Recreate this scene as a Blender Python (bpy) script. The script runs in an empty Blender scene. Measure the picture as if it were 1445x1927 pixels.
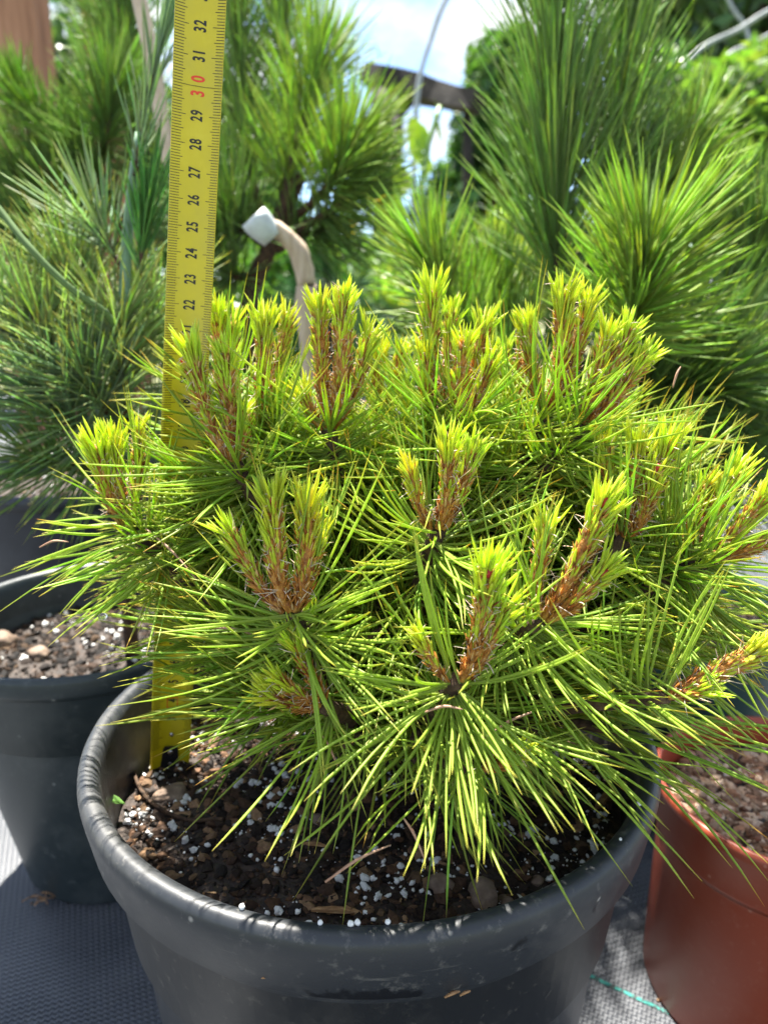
import bpy, math, random
import numpy as np
from mathutils import Vector, Matrix, noise as mnoise

# ------------------------------------------------------------------ camera, sky, sun, exposure
S = 0.01                                   # the place is laid out in centimetres, built in metres
SC = bpy.context.scene
COL = SC.collection
PITCH = math.radians(16.0); CAM_Z = 38.0; FPX = 1447.0
cam_d = bpy.data.cameras.new('camera'); cam = bpy.data.objects.new('camera', cam_d); COL.objects.link(cam)
cam.location = (0, 0, CAM_Z*S); cam.rotation_euler = (math.radians(90)-PITCH, 0, 0)
cam_d.sensor_fit = 'VERTICAL'; cam_d.sensor_height = 36.0; cam_d.lens = FPX/1927*36
cam_d.clip_start = 0.01; cam_d.clip_end = 500
cam_d.dof.use_dof = True; cam_d.dof.focus_distance = 0.265; cam_d.dof.aperture_fstop = 11.0
SC.camera = cam

SUN_EL, SUN_AZ = math.radians(65), math.radians(-20)      # azimuth from +Y (behind the plant), positive to the right
sun_dir = Vector((math.sin(SUN_AZ)*math.cos(SUN_EL), math.cos(SUN_AZ)*math.cos(SUN_EL), math.sin(SUN_EL)))
w = bpy.data.worlds.new('World'); SC.world = w; w.use_nodes = True
nt = w.node_tree; nt.nodes.clear()
sky = nt.nodes.new('ShaderNodeTexSky'); sky.sky_type = 'NISHITA'; sky.sun_disc = False
sky.sun_elevation = SUN_EL; sky.sun_rotation = SUN_AZ; sky.air_density = 0.75; sky.dust_density = 0.0; sky.ozone_density = 1.6; sky.altitude = 900
tc = nt.nodes.new('ShaderNodeTexCoord'); mp = nt.nodes.new('ShaderNodeMapping'); mp.inputs['Scale'].default_value = (1, 1, 2.2)
cn = nt.nodes.new('ShaderNodeTexNoise'); cn.inputs['Scale'].default_value = 5.5; cn.inputs['Detail'].default_value = 7; cn.inputs['Roughness'].default_value = 0.6
cr = nt.nodes.new('ShaderNodeValToRGB'); cr.color_ramp.elements[0].position = 0.40; cr.color_ramp.elements[1].position = 0.62
mx = nt.nodes.new('ShaderNodeMix'); mx.data_type = 'RGBA'
mx.inputs['B'].default_value = (3.5, 3.6, 3.75, 1)        # bright cumulus
bg = nt.nodes.new('ShaderNodeBackground'); bg.inputs['Strength'].default_value = 0.082
wo = nt.nodes.new('ShaderNodeOutputWorld')
L = nt.links.new
L(tc.outputs['Generated'], mp.inputs['Vector']); L(mp.outputs['Vector'], cn.inputs['Vector']); L(cn.outputs['Fac'], cr.inputs['Fac'])
L(cr.outputs['Color'], mx.inputs['Factor']); L(sky.outputs['Color'], mx.inputs['A']); L(mx.outputs['Result'], bg.inputs['Color']); L(bg.outputs['Background'], wo.inputs['Surface'])
sl = bpy.data.lights.new('sun', 'SUN'); sl.energy = 5.0; sl.angle = math.radians(0.9); sl.color = (1, 0.95, 0.86)
so = bpy.data.objects.new('sun', sl); COL.objects.link(so); so.rotation_euler = sun_dir.to_track_quat('Z', 'Y').to_euler(); so.location = sun_dir*5
SC.view_settings.view_transform = 'Standard'; SC.view_settings.look = 'None'; SC.view_settings.gamma = 1; SC.view_settings.exposure = 2.25
SC.cycles.use_denoising = True; SC.cycles.max_bounces = 12; SC.cycles.diffuse_bounces = 7; SC.cycles.transparent_max_bounces = 8
SC.cycles.sample_clamp_indirect = 6

# ------------------------------------------------------------------ helpers
RNG = np.random.default_rng(7); random.seed(7)
CP, SP = math.cos(PITCH), math.sin(PITCH)
def U(px, py, d):                         # a point of the place (cm) seen at pixel px, py and d cm along the view axis
    u, v = (px-722.5)/FPX*d, (py-963.5)/FPX*d
    return np.array([u, d*CP-v*SP, CAM_Z-d*SP-v*CP])
def depth(P):
    P = np.asarray(P); return P[..., 1]*CP-(P[..., 2]-CAM_Z)*SP
def unit(v):
    v = np.asarray(v, float); return v/np.maximum(np.linalg.norm(v, axis=-1, keepdims=True), 1e-9)
def link(o, parent=None):
    COL.objects.link(o)
    if parent is not None: o.parent = parent
    return o
def tag(o, label=None, cat=None, group=None, kind=None):
    if label: o['label'] = label
    if cat: o['category'] = cat
    if group: o['group'] = group
    if kind: o['kind'] = kind
    return o
def empty(name, loc, label, cat, group=None):
    o = bpy.data.objects.new(name, None); o.empty_display_size = 0.02; COL.objects.link(o)
    o.location = Vector(loc)*S; return tag(o, label, cat, group)
def mesh_np(name, V, F, col=None, mat=None, smooth=True):
    """V (n,3) in cm, F (m,k) faces of one size, col (n,3) linear colours"""
    V = np.asarray(V, np.float32)*S; F = np.asarray(F, np.int32); k = F.shape[1]
    me = bpy.data.meshes.new(name); me.vertices.add(len(V)); me.vertices.foreach_set('co', V.ravel())
    me.loops.add(F.size); me.loops.foreach_set('vertex_index', F.ravel())
    me.polygons.add(len(F)); me.polygons.foreach_set('loop_start', np.arange(len(F), dtype=np.int32)*k)
    me.polygons.foreach_set('loop_total', np.full(len(F), k, np.int32))
    me.polygons.foreach_set('use_smooth', np.full(len(F), smooth))
    if col is not None:
        a = me.color_attributes.new('Col', 'FLOAT_COLOR', 'POINT')
        c = np.ones((len(V), 4), np.float32); c[:, :3] = col; a.data.foreach_set('color', c.ravel())
    me.update(calc_edges=True); me.validate()
    if mat: me.materials.append(mat)
    return me
def obj_np(name, V, F, col=None, mat=None, parent=None, origin=(0, 0, 0), smooth=True):
    o = bpy.data.objects.new(name, mesh_np(name, np.asarray(V)-np.asarray(origin), F, col, mat, smooth))
    pl = np.array(parent.get('_at', (0, 0, 0))) if parent is not None else 0
    o.location = Vector(np.asarray(origin, float)-pl)*S
    o['_at'] = [float(x) for x in origin]
    return link(o, parent)
def root(name, loc, label, cat, group=None):
    o = empty(name, loc, label, cat, group); o['_at'] = [float(x) for x in loc]; return o

# ---- tubes: one swept tube along a polyline
def tube(P, R, n=8, jit=0.0, seed=0):
    P = np.asarray(P, float); R = np.broadcast_to(np.asarray(R, float), (len(P),)); T = unit(np.gradient(P, axis=0))
    ref = np.array([0.31, 0.77, 0.55]); A = unit(np.cross(T, ref)); B = np.cross(T, A)
    a = np.linspace(0, 2*np.pi, n, endpoint=False); r = np.random.default_rng(seed)
    rr = R[:, None]*(1+jit*r.uniform(-1, 1, (len(P), n)))
    V = P[:, None]+rr[..., None]*(np.cos(a)[None, :, None]*A[:, None]+np.sin(a)[None, :, None]*B[:, None])
    V = V.reshape(-1, 3); F = []
    for i in range(len(P)-1):
        for j in range(n):
            F.append((i*n+j, i*n+(j+1) % n, (i+1)*n+(j+1) % n, (i+1)*n+j))
    V = np.vstack([V, P[:1], P[-1:]]); b, t = len(V)-2, len(V)-1
    for j in range(n):
        F.append((b, (j+1) % n, j, j)); F.append((t, (len(P)-1)*n+j, (len(P)-1)*n+(j+1) % n, (len(P)-1)*n+(j+1) % n))
    return V, F
def tube_obj(name, P, R, mat, parent=None, n=8, jit=0.0, seed=0, origin=None, col=None):
    V, F = tube(P, R, n, jit, seed)
    me_o = poly_obj(name, V, [tuple(dict.fromkeys(f)) for f in F], mat, parent, origin if origin is not None else P[0], col=col)
    return me_o
def poly_obj(name, V, F, mat, parent=None, origin=(0, 0, 0), smooth=True, col=None):
    me = bpy.data.meshes.new(name); V = (np.asarray(V, float)-np.asarray(origin))*S
    me.from_pydata([tuple(v) for v in V], [], F); me.materials.append(mat)
    me.polygons.foreach_set('use_smooth', [smooth]*len(me.polygons))
    if col is not None:
        a = me.color_attributes.new('Col', 'FLOAT_COLOR', 'POINT'); c = np.ones((len(V), 4), np.float32); c[:, :3] = col; a.data.foreach_set('color', c.ravel())
    me.update(); o = bpy.data.objects.new(name, me)
    pl = np.array(parent.get('_at', (0, 0, 0))) if parent is not None else 0
    o.location = Vector(np.asarray(origin, float)-pl)*S; o['_at'] = [float(x) for x in origin]
    return link(o, parent)
def lathe(prof, n=96):
    prof = np.asarray(prof, float); a = np.linspace(0, 2*np.pi, n, endpoint=False)
    V = np.stack([prof[:, 0, None]*np.cos(a), prof[:, 0, None]*np.sin(a), np.broadcast_to(prof[:, 1, None], (len(prof), n))], -1).reshape(-1, 3)
    F = [(i*n+j, i*n+(j+1) % n, (i+1)*n+(j+1) % n, (i+1)*n+j) for i in range(len(prof)-1) for j in range(n)]
    return V, F
def box(cx, cy, cz, sx, sy, sz, bev=0.0):
    x, y, z = sx/2, sy/2, sz/2
    V = [(cx+a*x, cy+b*y, cz+c*z) for c in (-1, 1) for b in (-1, 1) for a in (-1, 1)]
    F = [(0, 2, 3, 1), (4, 5, 7, 6), (0, 1, 5, 4), (2, 6, 7, 3), (0, 4, 6, 2), (1, 3, 7, 5)]
    return V, F
def bez(p0, p1, p2, p3, n=14):
    t = np.linspace(0, 1, n)[:, None]
    return (1-t)**3*p0+3*(1-t)**2*t*p1+3*(1-t)*t*t*p2+t**3*p3
def catmull(pts, n=24):
    P = np.asarray(pts, float); P = np.vstack([2*P[0]-P[1], P, 2*P[-1]-P[-2]]); out = []
    m = max(2, n//(len(pts)-1))
    for i in range(1, len(P)-2):
        t = np.linspace(0, 1, m, endpoint=(i == len(P)-3))[:, None]
        out.append(0.5*((2*P[i])+(-P[i-1]+P[i+1])*t+(2*P[i-1]-5*P[i]+4*P[i+1]-P[i+2])*t*t+(-P[i-1]+3*P[i]-3*P[i+1]+P[i+2])*t**3))
    return np.vstack(out)

# ---- needles: N swept slivers at once
def needles_geo(B, D, Bend, Ln, W, c0, c1, ctip, K=6, n=3, base=0.75, tipfrac=0.16):
    B, D, Bend = np.asarray(B), unit(D), np.asarray(Bend); N = len(B)
    Ln = np.broadcast_to(Ln, (N,)); W = np.broadcast_to(W, (N,))
    t = np.concatenate([np.linspace(0, 1-tipfrac, K), [1.0]])
    P = B[:, None]+Ln[:, None, None]*(D[:, None]*t[None, :, None]+Bend[:, None]*(t**2)[None, :, None])
    T = unit(D[:, None]+2*Bend[:, None]*t[None, :, None])
    ref = unit(RNG.normal(size=(N, 3))); A = unit(np.cross(T, ref[:, None])); C = np.cross(T, A)
    prof = np.interp(t, [0, .12, .5, .84, 1], [base, 1, 1, .8, .06])
    a = np.linspace(0, 2*np.pi, n, endpoint=False)
    r = 0.5*W[:, None]*prof[None]
    V = P[:, :, None]+r[:, :, None, None]*(np.cos(a)[None, None, :, None]*A[:, :, None]+0.8*np.sin(a)[None, None, :, None]*C[:, :, None])
    M = K+1; idx = np.arange(N)[:, None, None]*M*n+np.arange(M-1)[None, :, None]*n; j = np.arange(n)[None, None]; j2 = (j+1) % n
    F = np.stack([idx+j, idx+j2, idx+n+j2, idx+n+j], -1).reshape(-1, 4)
    c0, c1, ctip = [np.broadcast_to(np.asarray(c, float), (N, 3)) for c in (c0, c1, ctip)]
    k1 = np.interp(t, [0, .22], [0, 1])[None, :, None]; k2 = np.interp(t, [.86, 1], [0, 1])[None, :, None]
    col = (c0[:, None]*(1-k1)+c1[:, None]*k1)*(1-k2)+ctip[:, None]*k2
    col = np.broadcast_to(col[:, :, None], (N, M, n, 3)).reshape(-1, 3)
    return V.reshape(-1, 3), F, col
def jitter(c, n, hue=0.10, val=0.22):
    c = np.asarray(c, float); f = 1+RNG.uniform(-val, val, (n, 1)); g = 1+RNG.uniform(-hue, hue, (n, 3)); return np.clip(c*f*g, 0.002, 0.95)
def around(axis, ang, az):
    axis = unit(axis); ref = np.where(np.abs(axis[..., 2:3]) < 0.9, [[0, 0, 1.]], [[1., 0, 0]]); A = unit(np.cross(axis, ref)); Bv = np.cross(axis, A)
    return axis*np.cos(ang)[:, None]+np.sin(ang)[:, None]*(A*np.cos(az)[:, None]+Bv*np.sin(az)[:, None])

# ------------------------------------------------------------------ materials
def mat_new(name):
    m = bpy.data.materials.new(name); m.use_nodes = True; n = m.node_tree.nodes; n.clear()
    out = n.new('ShaderNodeOutputMaterial'); b = n.new('ShaderNodeBsdfPrincipled'); m.node_tree.links.new(b.outputs[0], out.inputs[0])
    return m, n, m.node_tree.links.new, b, out
def foliage(name, rough=0.36, trans=0.5, tboost=(1.25, 1.2, 0.7), spec=0.5, flat=None):
    m, n, lk, b, out = mat_new(name)
    at = n.new('ShaderNodeAttribute'); at.attribute_name = 'Col'
    tcn = n.new('ShaderNodeTexCoord'); no = n.new('ShaderNodeTexNoise'); no.inputs['Scale'].default_value = 900; no.inputs['Detail'].default_value = 2
    lk(tcn.outputs['Object'], no.inputs['Vector'])
    mr = n.new('ShaderNodeMapRange'); mr.inputs['To Min'].default_value = 0.8; mr.inputs['To Max'].default_value = 1.2; lk(no.outputs['Fac'], mr.inputs['Value'])
    mu = n.new('ShaderNodeVectorMath'); mu.operation = 'MULTIPLY'; lk(at.outputs['Color'], mu.inputs[0]); lk(mr.outputs['Result'], mu.inputs[1])
    lk(mu.outputs[0], b.inputs['Base Color']); b.inputs['Roughness'].default_value = rough; b.inputs['Specular IOR Level'].default_value = spec
    tr = n.new('ShaderNodeBsdfTranslucent'); tm = n.new('ShaderNodeVectorMath'); tm.operation = 'MULTIPLY'; lk(mu.outputs[0], tm.inputs[0]); tm.inputs[1].default_value = tboost
    lk(tm.outputs[0], tr.inputs['Color']); ms = n.new('ShaderNodeMixShader'); ms.inputs[0].default_value = trans
    lk(b.outputs[0], ms.inputs[1]); lk(tr.outputs[0], ms.inputs[2]); lk(ms.outputs[0], out.inputs[0]); return m
def noisy(name, stops, scale=40, detail=6, rough=0.7, bump=0.0, bscale=None, spec=0.4, stretch=None, vcol=False, rough2=None):
    m, n, lk, b, out = mat_new(name); tcn = n.new('ShaderNodeTexCoord'); mpn = n.new('ShaderNodeMapping'); lk(tcn.outputs['Object'], mpn.inputs['Vector'])
    if stretch: mpn.inputs['Scale'].default_value = stretch
    no = n.new('ShaderNodeTexNoise'); no.inputs['Scale'].default_value = scale; no.inputs['Detail'].default_value = detail; no.inputs['Roughness'].default_value = 0.62; lk(mpn.outputs[0], no.inputs['Vector'])
    ra = n.new('ShaderNodeValToRGB'); e = ra.color_ramp.elements
    e[0].position, e[1].position = stops[0][0], stops[-1][0]; e[0].color, e[1].color = (*stops[0][1], 1), (*stops[-1][1], 1)
    for p, c in stops[1:-1]: x = e.new(p); x.color = (*c, 1)
    lk(no.outputs['Fac'], ra.inputs['Fac']); src = ra.outputs['Color']
    if vcol:
        at = n.new('ShaderNodeAttribute'); at.attribute_name = 'Col'; mu = n.new('ShaderNodeVectorMath'); mu.operation = 'MULTIPLY'; lk(src, mu.inputs[0]); lk(at.outputs['Color'], mu.inputs[1]); src = mu.outputs[0]
    lk(src, b.inputs['Base Color']); b.inputs['Roughness'].default_value = rough; b.inputs['Specular IOR Level'].default_value = spec
    if rough2 is not None:
        mr = n.new('ShaderNodeMapRange'); mr.inputs['To Min'].default_value = rough; mr.inputs['To Max'].default_value = rough2; mr.inputs['From Min'].default_value = .35; mr.inputs['From Max'].default_value = .65
        lk(no.outputs['Fac'], mr.inputs['Value']); lk(mr.outputs['Result'], b.inputs['Roughness'])
    if bump:
        n2 = n.new('ShaderNodeTexNoise'); n2.inputs['Scale'].default_value = bscale or scale*2; n2.inputs['Detail'].default_value = 5; lk(mpn.outputs[0], n2.inputs['Vector'])
        bu = n.new('ShaderNodeBump'); bu.inputs['Strength'].default_value = 1.0; bu.inputs['Distance'].default_value = bump; lk(n2.outputs['Fac'], bu.inputs['Height']); lk(bu.outputs[0], b.inputs['Normal'])
    return m
def plain(name, col, rough=0.5, spec=0.5, metal=0.0):
    return noisy(name, [(0.3, tuple(c*0.86 for c in col)), (0.7, tuple(min(1, c*1.1) for c in col))], 120, 4, rough, spec=spec) if not metal else _metal(name, col, rough)
def _metal(name, col, rough):
    m, n, lk, b, out = mat_new(name); b.inputs['Base Color'].default_value = (*col, 1); b.inputs['Metallic'].default_value = 1; b.inputs['Roughness'].default_value = rough; return m

M_NEEDLE = foliage('pine_needle', 0.42, 0.5, (1.25, 1.2, 0.8), 0.4)
M_YOUNG = foliage('young_needle', 0.42, 0.5, (1.2, 1.15, 0.8))
M_SCALE = foliage('bud_scale', 0.5, 0.3, (1.3, 1.0, 0.7))
M_BGNEEDLE = foliage('old_pine_needle', 0.46, 0.54, (1.3, 1.25, 0.6), 0.4)
M_LEAF = foliage('broad_leaf', 0.4, 0.45, (1.3, 1.3, 0.5))
M_BARK = noisy('pine_bark', [(0.3, (.018, .011, .007)), (0.55, (.075, .042, .022)), (0.75, (.16, .10, .06))], 260, 6, 0.85, 0.0009, 500)
M_STEM = noisy('candle_stem', [(0.3, (.16, .05, .012)), (0.5, (.38, .16, .03)), (0.72, (.55, .32, .08))], 420, 5, 0.6, 0.0006, 700)
M_DEAD = noisy('dead_needle', [(0.3, (.30, .15, .09)), (0.7, (.48, .30, .20))], 300, 4, 0.6)

def pot_plastic(name, base, dust, rough, wet=(), band=None):
    m, n, lk, b, out = mat_new(name); tcn = n.new('ShaderNodeTexCoord'); P = tcn.outputs['Object']
    n1 = n.new('ShaderNodeTexNoise'); n1.inputs['Scale'].default_value = 14; n1.inputs['Detail'].default_value = 8; n1.inputs['Roughness'].default_value = 0.7; lk(P, n1.inputs['Vector'])
    n2 = n.new('ShaderNodeTexNoise'); n2.inputs['Scale'].default_value = 160; n2.inputs['Detail'].default_value = 6; n2.inputs['Roughness'].default_value = 0.75; lk(P, n2.inputs['Vector'])
    r1 = n.new('ShaderNodeMapRange'); r1.inputs['From Min'].default_value = .48; r1.inputs['From Max'].default_value = .68; lk(n1.outputs['Fac'], r1.inputs['Value'])
    r2 = n.new('ShaderNodeMapRange'); r2.inputs['From Min'].default_value = .57; r2.inputs['From Max'].default_value = .74; lk(n2.outputs['Fac'], r2.inputs['Value'])
    vo = n.new('ShaderNodeTexVoronoi'); vo.inputs['Scale'].default_value = 75; lk(P, vo.inputs['Vector'])     # specks of dried splash
    r3 = n.new('ShaderNodeMapRange'); r3.inputs['From Min'].default_value = .10; r3.inputs['From Max'].default_value = .05; lk(vo.outputs['Distance'], r3.inputs['Value'])
    sp = n.new('ShaderNodeSeparateColor'); lk(vo.outputs['Color'], sp.inputs[0]); gt = n.new('ShaderNodeMath'); gt.operation = 'GREATER_THAN'; gt.inputs[1].default_value = 0.78; lk(sp.outputs[0], gt.inputs[0])
    s1 = n.new('ShaderNodeMath'); s1.operation = 'MULTIPLY'; lk(r3.outputs[0], s1.inputs[0]); lk(gt.outputs[0], s1.inputs[1])
    mu = n.new('ShaderNodeMath'); mu.operation = 'MULTIPLY_ADD'; lk(r1.outputs[0], mu.inputs[0]); mu.inputs[1].default_value = .55; lk(r2.outputs[0], mu.inputs[2]); mu.use_clamp = True
    mm = n.new('ShaderNodeMath'); mm.operation = 'MULTIPLY'; lk(mu.outputs[0], mm.inputs[0]); mm.inputs[1].default_value = .42
    mm2 = n.new('ShaderNodeMath'); mm2.operation = 'MAXIMUM'; lk(mm.outputs[0], mm2.inputs[0]); lk(s1.outputs[0], mm2.inputs[1])
    # thin scratches
    mps = n.new('ShaderNodeMapping'); mps.inputs['Scale'].default_value = (30, 30, 400); mps.inputs['Rotation'].default_value = (.4, .3, 0); lk(P, mps.inputs['Vector'])
    n3 = n.new('ShaderNodeTexNoise'); n3.inputs['Scale'].default_value = 1.0; n3.inputs['Detail'].default_value = 3; lk(mps.outputs[0], n3.inputs['Vector'])
    r4 = n.new('ShaderNodeMapRange'); r4.inputs['From Min'].default_value = .70; r4.inputs['From Max'].default_value = .78; r4.inputs['To Max'].default_value = .35; lk(n3.outputs['Fac'], r4.inputs['Value'])
    mm3 = n.new('ShaderNodeMath'); mm3.operation = 'MAXIMUM'; lk(mm2.outputs[0], mm3.inputs[0]); lk(r4.outputs[0], mm3.inputs[1])
    c = n.new('ShaderNodeMix'); c.data_type = 'RGBA'; c.inputs['A'].default_value = (*base, 1); c.inputs['B'].default_value = (*dust, 1); lk(mm3.outputs[0], c.inputs['Factor'])
    rr = n.new('ShaderNodeMapRange'); rr.inputs['To Min'].default_value = rough; rr.inputs['To Max'].default_value = min(1, rough+.3); lk(mm3.outputs[0], rr.inputs['Value'])
    csrc, rsrc = c.outputs['Result'], rr.outputs[0]
    for (x, y, z, rx, rz) in wet:                                # damp patches on the plastic
        mpw = n.new('ShaderNodeMapping'); mpw.vector_type = 'POINT'; mpw.inputs['Location'].default_value = (-x*S/(rx*S), -y*S/(rx*S), -z*S/(rz*S)); mpw.inputs['Scale'].default_value = (1/(rx*S), 1/(rx*S), 1/(rz*S)); lk(P, mpw.inputs['Vector'])
        nw = n.new('ShaderNodeTexNoise'); nw.inputs['Scale'].default_value = 190; nw.inputs['Detail'].default_value = 3; lk(P, nw.inputs['Vector'])
        ln = n.new('ShaderNodeVectorMath'); ln.operation = 'LENGTH'; lk(mpw.outputs[0], ln.inputs[0])
        ad = n.new('ShaderNodeMath'); ad.operation = 'MULTIPLY_ADD'; lk(nw.outputs['Fac'], ad.inputs[0]); ad.inputs[1].default_value = 1.6; lk(ln.outputs['Value'], ad.inputs[2])
        st = n.new('ShaderNodeMapRange'); st.inputs['From Min'].default_value = 1.62; st.inputs['From Max'].default_value = 1.4; lk(ad.outputs[0], st.inputs['Value'])
        cw = n.new('ShaderNodeMix'); cw.data_type = 'RGBA'; cw.inputs['B'].default_value = (*[v*.18 for v in base], 1); lk(csrc, cw.inputs['A']); lk(st.outputs[0], cw.inputs['Factor']); csrc = cw.outputs['Result']
        rw = n.new('ShaderNodeMix'); rw.data_type = 'FLOAT'; rw.inputs['B'].default_value = .36; lk(rsrc, rw.inputs['A']); lk(st.outputs[0], rw.inputs['Factor']); rsrc = rw.outputs['Result']
    lk(csrc, b.inputs['Base Color']); lk(rsrc, b.inputs['Roughness']); b.inputs['Specular IOR Level'].default_value = .5
    bu = n.new('ShaderNodeBump'); bu.inputs['Distance'].default_value = .00012; lk(n2.outputs['Fac'], bu.inputs['Height']); lk(bu.outputs[0], b.inputs['Normal'])
    return m

# ------------------------------------------------------------------ ground
M_GROUND = noisy('gravel_and_grass', [(0.3, (.05, .06, .02)), (0.5, (.12, .13, .05)), (0.7, (.25, .22, .15))], 3, 8, .9, .01, 30)
go = poly_obj('ground', [(-20000, -3000, -.8), (20000, -3000, -.8), (20000, 40000, -.8), (-20000, 40000, -.8)], [(0, 1, 2, 3)], M_GROUND); tag(go, kind='structure')
def weave_mat():
    m, n, lk, b, out = mat_new('woven_ground_cover'); tcn = n.new('ShaderNodeTexCoord'); mp_ = n.new('ShaderNodeMapping'); mp_.inputs['Rotation'].default_value = (0, 0, math.radians(24)); lk(tcn.outputs['Object'], mp_.inputs['Vector'])
    sx = n.new('ShaderNodeSeparateXYZ'); lk(mp_.outputs[0], sx.inputs[0])
    def M(op, a, bb=None):
        q = n.new('ShaderNodeMath'); q.operation = op
        for i, v in enumerate((a, bb)):
            if v is None: continue
            if isinstance(v, (int, float)): q.inputs[i].default_value = v
            else: lk(v, q.inputs[i])
        return q.outputs[0]
    k = 2*math.pi/0.0048
    wx = M('SINE', M('MULTIPLY', sx.outputs[0], k)); wy = M('SINE', M('MULTIPLY', sx.outputs[1], k))
    h = M('MULTIPLY', wx, wy)                                     # over-under of the tapes
    fx = M('ABSOLUTE', M('SINE', M('MULTIPLY', sx.outputs[0], k))); fy = M('ABSOLUTE', M('SINE', M('MULTIPLY', sx.outputs[1], k)))
    pos = M('GREATER_THAN', h, 0.0)
    ridge = M('ADD', M('MULTIPLY', pos, M('POWER', fx, .6)), M('MULTIPLY', M('SUBTRACT', 1.0, pos), M('POWER', fy, .6)))
    no = n.new('ShaderNodeTexNoise'); no.inputs['Scale'].default_value = 18; no.inputs['Detail'].default_value = 8; lk(tcn.outputs['Object'], no.inputs['Vector'])
    ra = n.new('ShaderNodeValToRGB'); e = ra.color_ramp.elements; e[0].position = .3; e[1].position = .72; e[0].color = (.035, .041, .052, 1); e[1].color = (.10, .106, .118, 1); lk(no.outputs['Fac'], ra.inputs['Fac'])
    cm = n.new('ShaderNodeMix'); cm.data_type = 'RGBA'; cm.inputs['A'].default_value = (.02, .022, .026, 1); lk(ra.outputs['Color'], cm.inputs['B']); lk(M('MULTIPLY_ADD' if False else 'MULTIPLY', ridge, 1.0), cm.inputs['Factor'])
    lk(cm.outputs['Result'], b.inputs['Base Color']); b.inputs['Roughness'].default_value = .45; b.inputs['Specular IOR Level'].default_value = .6
    bu = n.new('ShaderNodeBump'); bu.inputs['Distance'].default_value = .0005; lk(ridge, bu.inputs['Height']); lk(bu.outputs[0], b.inputs['Normal']); return m
M_FABRIC = weave_mat()
def ghz(x, y): return 0.35*mnoise.noise(Vector((x*.045, y*.045, 3.1)))+0.18*mnoise.noise(Vector((x*.12, y*.12, 9.1)))
n_ = 121; gx = np.linspace(-170, 170, n_); gy = np.linspace(-40, 300, n_)
GV = [(x, y, ghz(x, y)*.6) for y in gy for x in gx]; GF = [(j*n_+i, j*n_+i+1, (j+1)*n_+i+1, (j+1)*n_+i) for j in range(n_-1) for i in range(n_-1)]
fab = poly_obj('ground_fabric', GV, GF, M_FABRIC); tag(fab, kind='structure')
def G(px, py, z=0.0):
    d = (CAM_Z-z)/(SP+(py-963.5)/FPX*CP); return U(px, py, d)
p, q = G(1080, 1825), G(1210, 1885); dq = unit(q-p)
lp = np.array([p+dq*s for s in np.linspace(-40, 40, 60)]); lp[:, 2] = [ghz(x, y)*.6+.05 for x, y in lp[:, :2]]
sd = np.array([-dq[1], dq[0], 0])*.11; SV, SF = [], []
for i, c in enumerate(lp):
    SV += [tuple(c-sd), tuple(c+sd)]
    if i: SF.append((2*i-2, 2*i-1, 2*i+1, 2*i))
M_GREEN = noisy('green_thread', [(0.42, (.02, .03, .03)), (0.55, (.02, .22, .19))], 420, 2, .5)
poly_obj('green_thread_line', SV, SF, M_GREEN, fab)

# ------------------------------------------------------------------ pots with soil
def chunk_pool(n, seed, kind='chip'):
    r = np.random.default_rng(seed); out = []
    oct_v = np.array([(1, 0, 0), (-1, 0, 0), (0, 1, 0), (0, -1, 0), (0, 0, 1), (0, 0, -1), (.6, .6, .5), (-.6, .6, -.5), (.6, -.6, -.5), (-.6, -.6, .5)], float)
    return out
ICO_V, ICO_F = None, None
def ico():
    global ICO_V, ICO_F
    if ICO_V is None:
        t = (1+5**.5)/2
        ICO_V = unit(np.array([(-1, t, 0), (1, t, 0), (-1, -t, 0), (1, -t, 0), (0, -1, t), (0, 1, t), (0, -1, -t), (0, 1, -t), (t, 0, -1), (t, 0, 1), (-t, 0, -1), (-t, 0, 1)], float))
        ICO_F = np.array([(0, 11, 5), (0, 5, 1), (0, 1, 7), (0, 7, 10), (0, 10, 11), (1, 5, 9), (5, 11, 4), (11, 10, 2), (10, 7, 6), (7, 1, 8), (3, 9, 4), (3, 4, 2), (3, 2, 6), (3, 6, 8), (3, 8, 9), (4, 9, 5), (2, 4, 11), (6, 2, 10), (8, 6, 7), (9, 8, 1)])
    return ICO_V, ICO_F
def blobs(C, R, flat, cols, jit=.28, rng=RNG):
    V0, F0 = ico(); n = len(C); R = np.asarray(R)
    sc = R[:, None]*np.stack([rng.uniform(.7, 1.5, n), rng.uniform(.6, 1.1, n), flat*rng.uniform(.7, 1.2, n)], 1)
    a = rng.uniform(0, 6.28, n); b = rng.normal(0, .35, n); ca, sa, cb, sb = np.cos(a), np.sin(a), np.cos(b), np.sin(b)
    V = V0[None]*(1+rng.uniform(-jit, jit, (n, 12, 1)))*sc[:, None]
    x, z = V[..., 0]*cb[:, None]-V[..., 2]*sb[:, None], V[..., 0]*sb[:, None]+V[..., 2]*cb[:, None]; y = V[..., 1]
    V = np.stack([x*ca[:, None]-y*sa[:, None], x*sa[:, None]+y*ca[:, None], z], -1)+np.asarray(C)[:, None]
    F = (F0[None]+12*np.arange(n)[:, None, None]).reshape(-1, 3)
    return V.reshape(-1, 3), F, np.repeat(cols, 12, 0)
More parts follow.
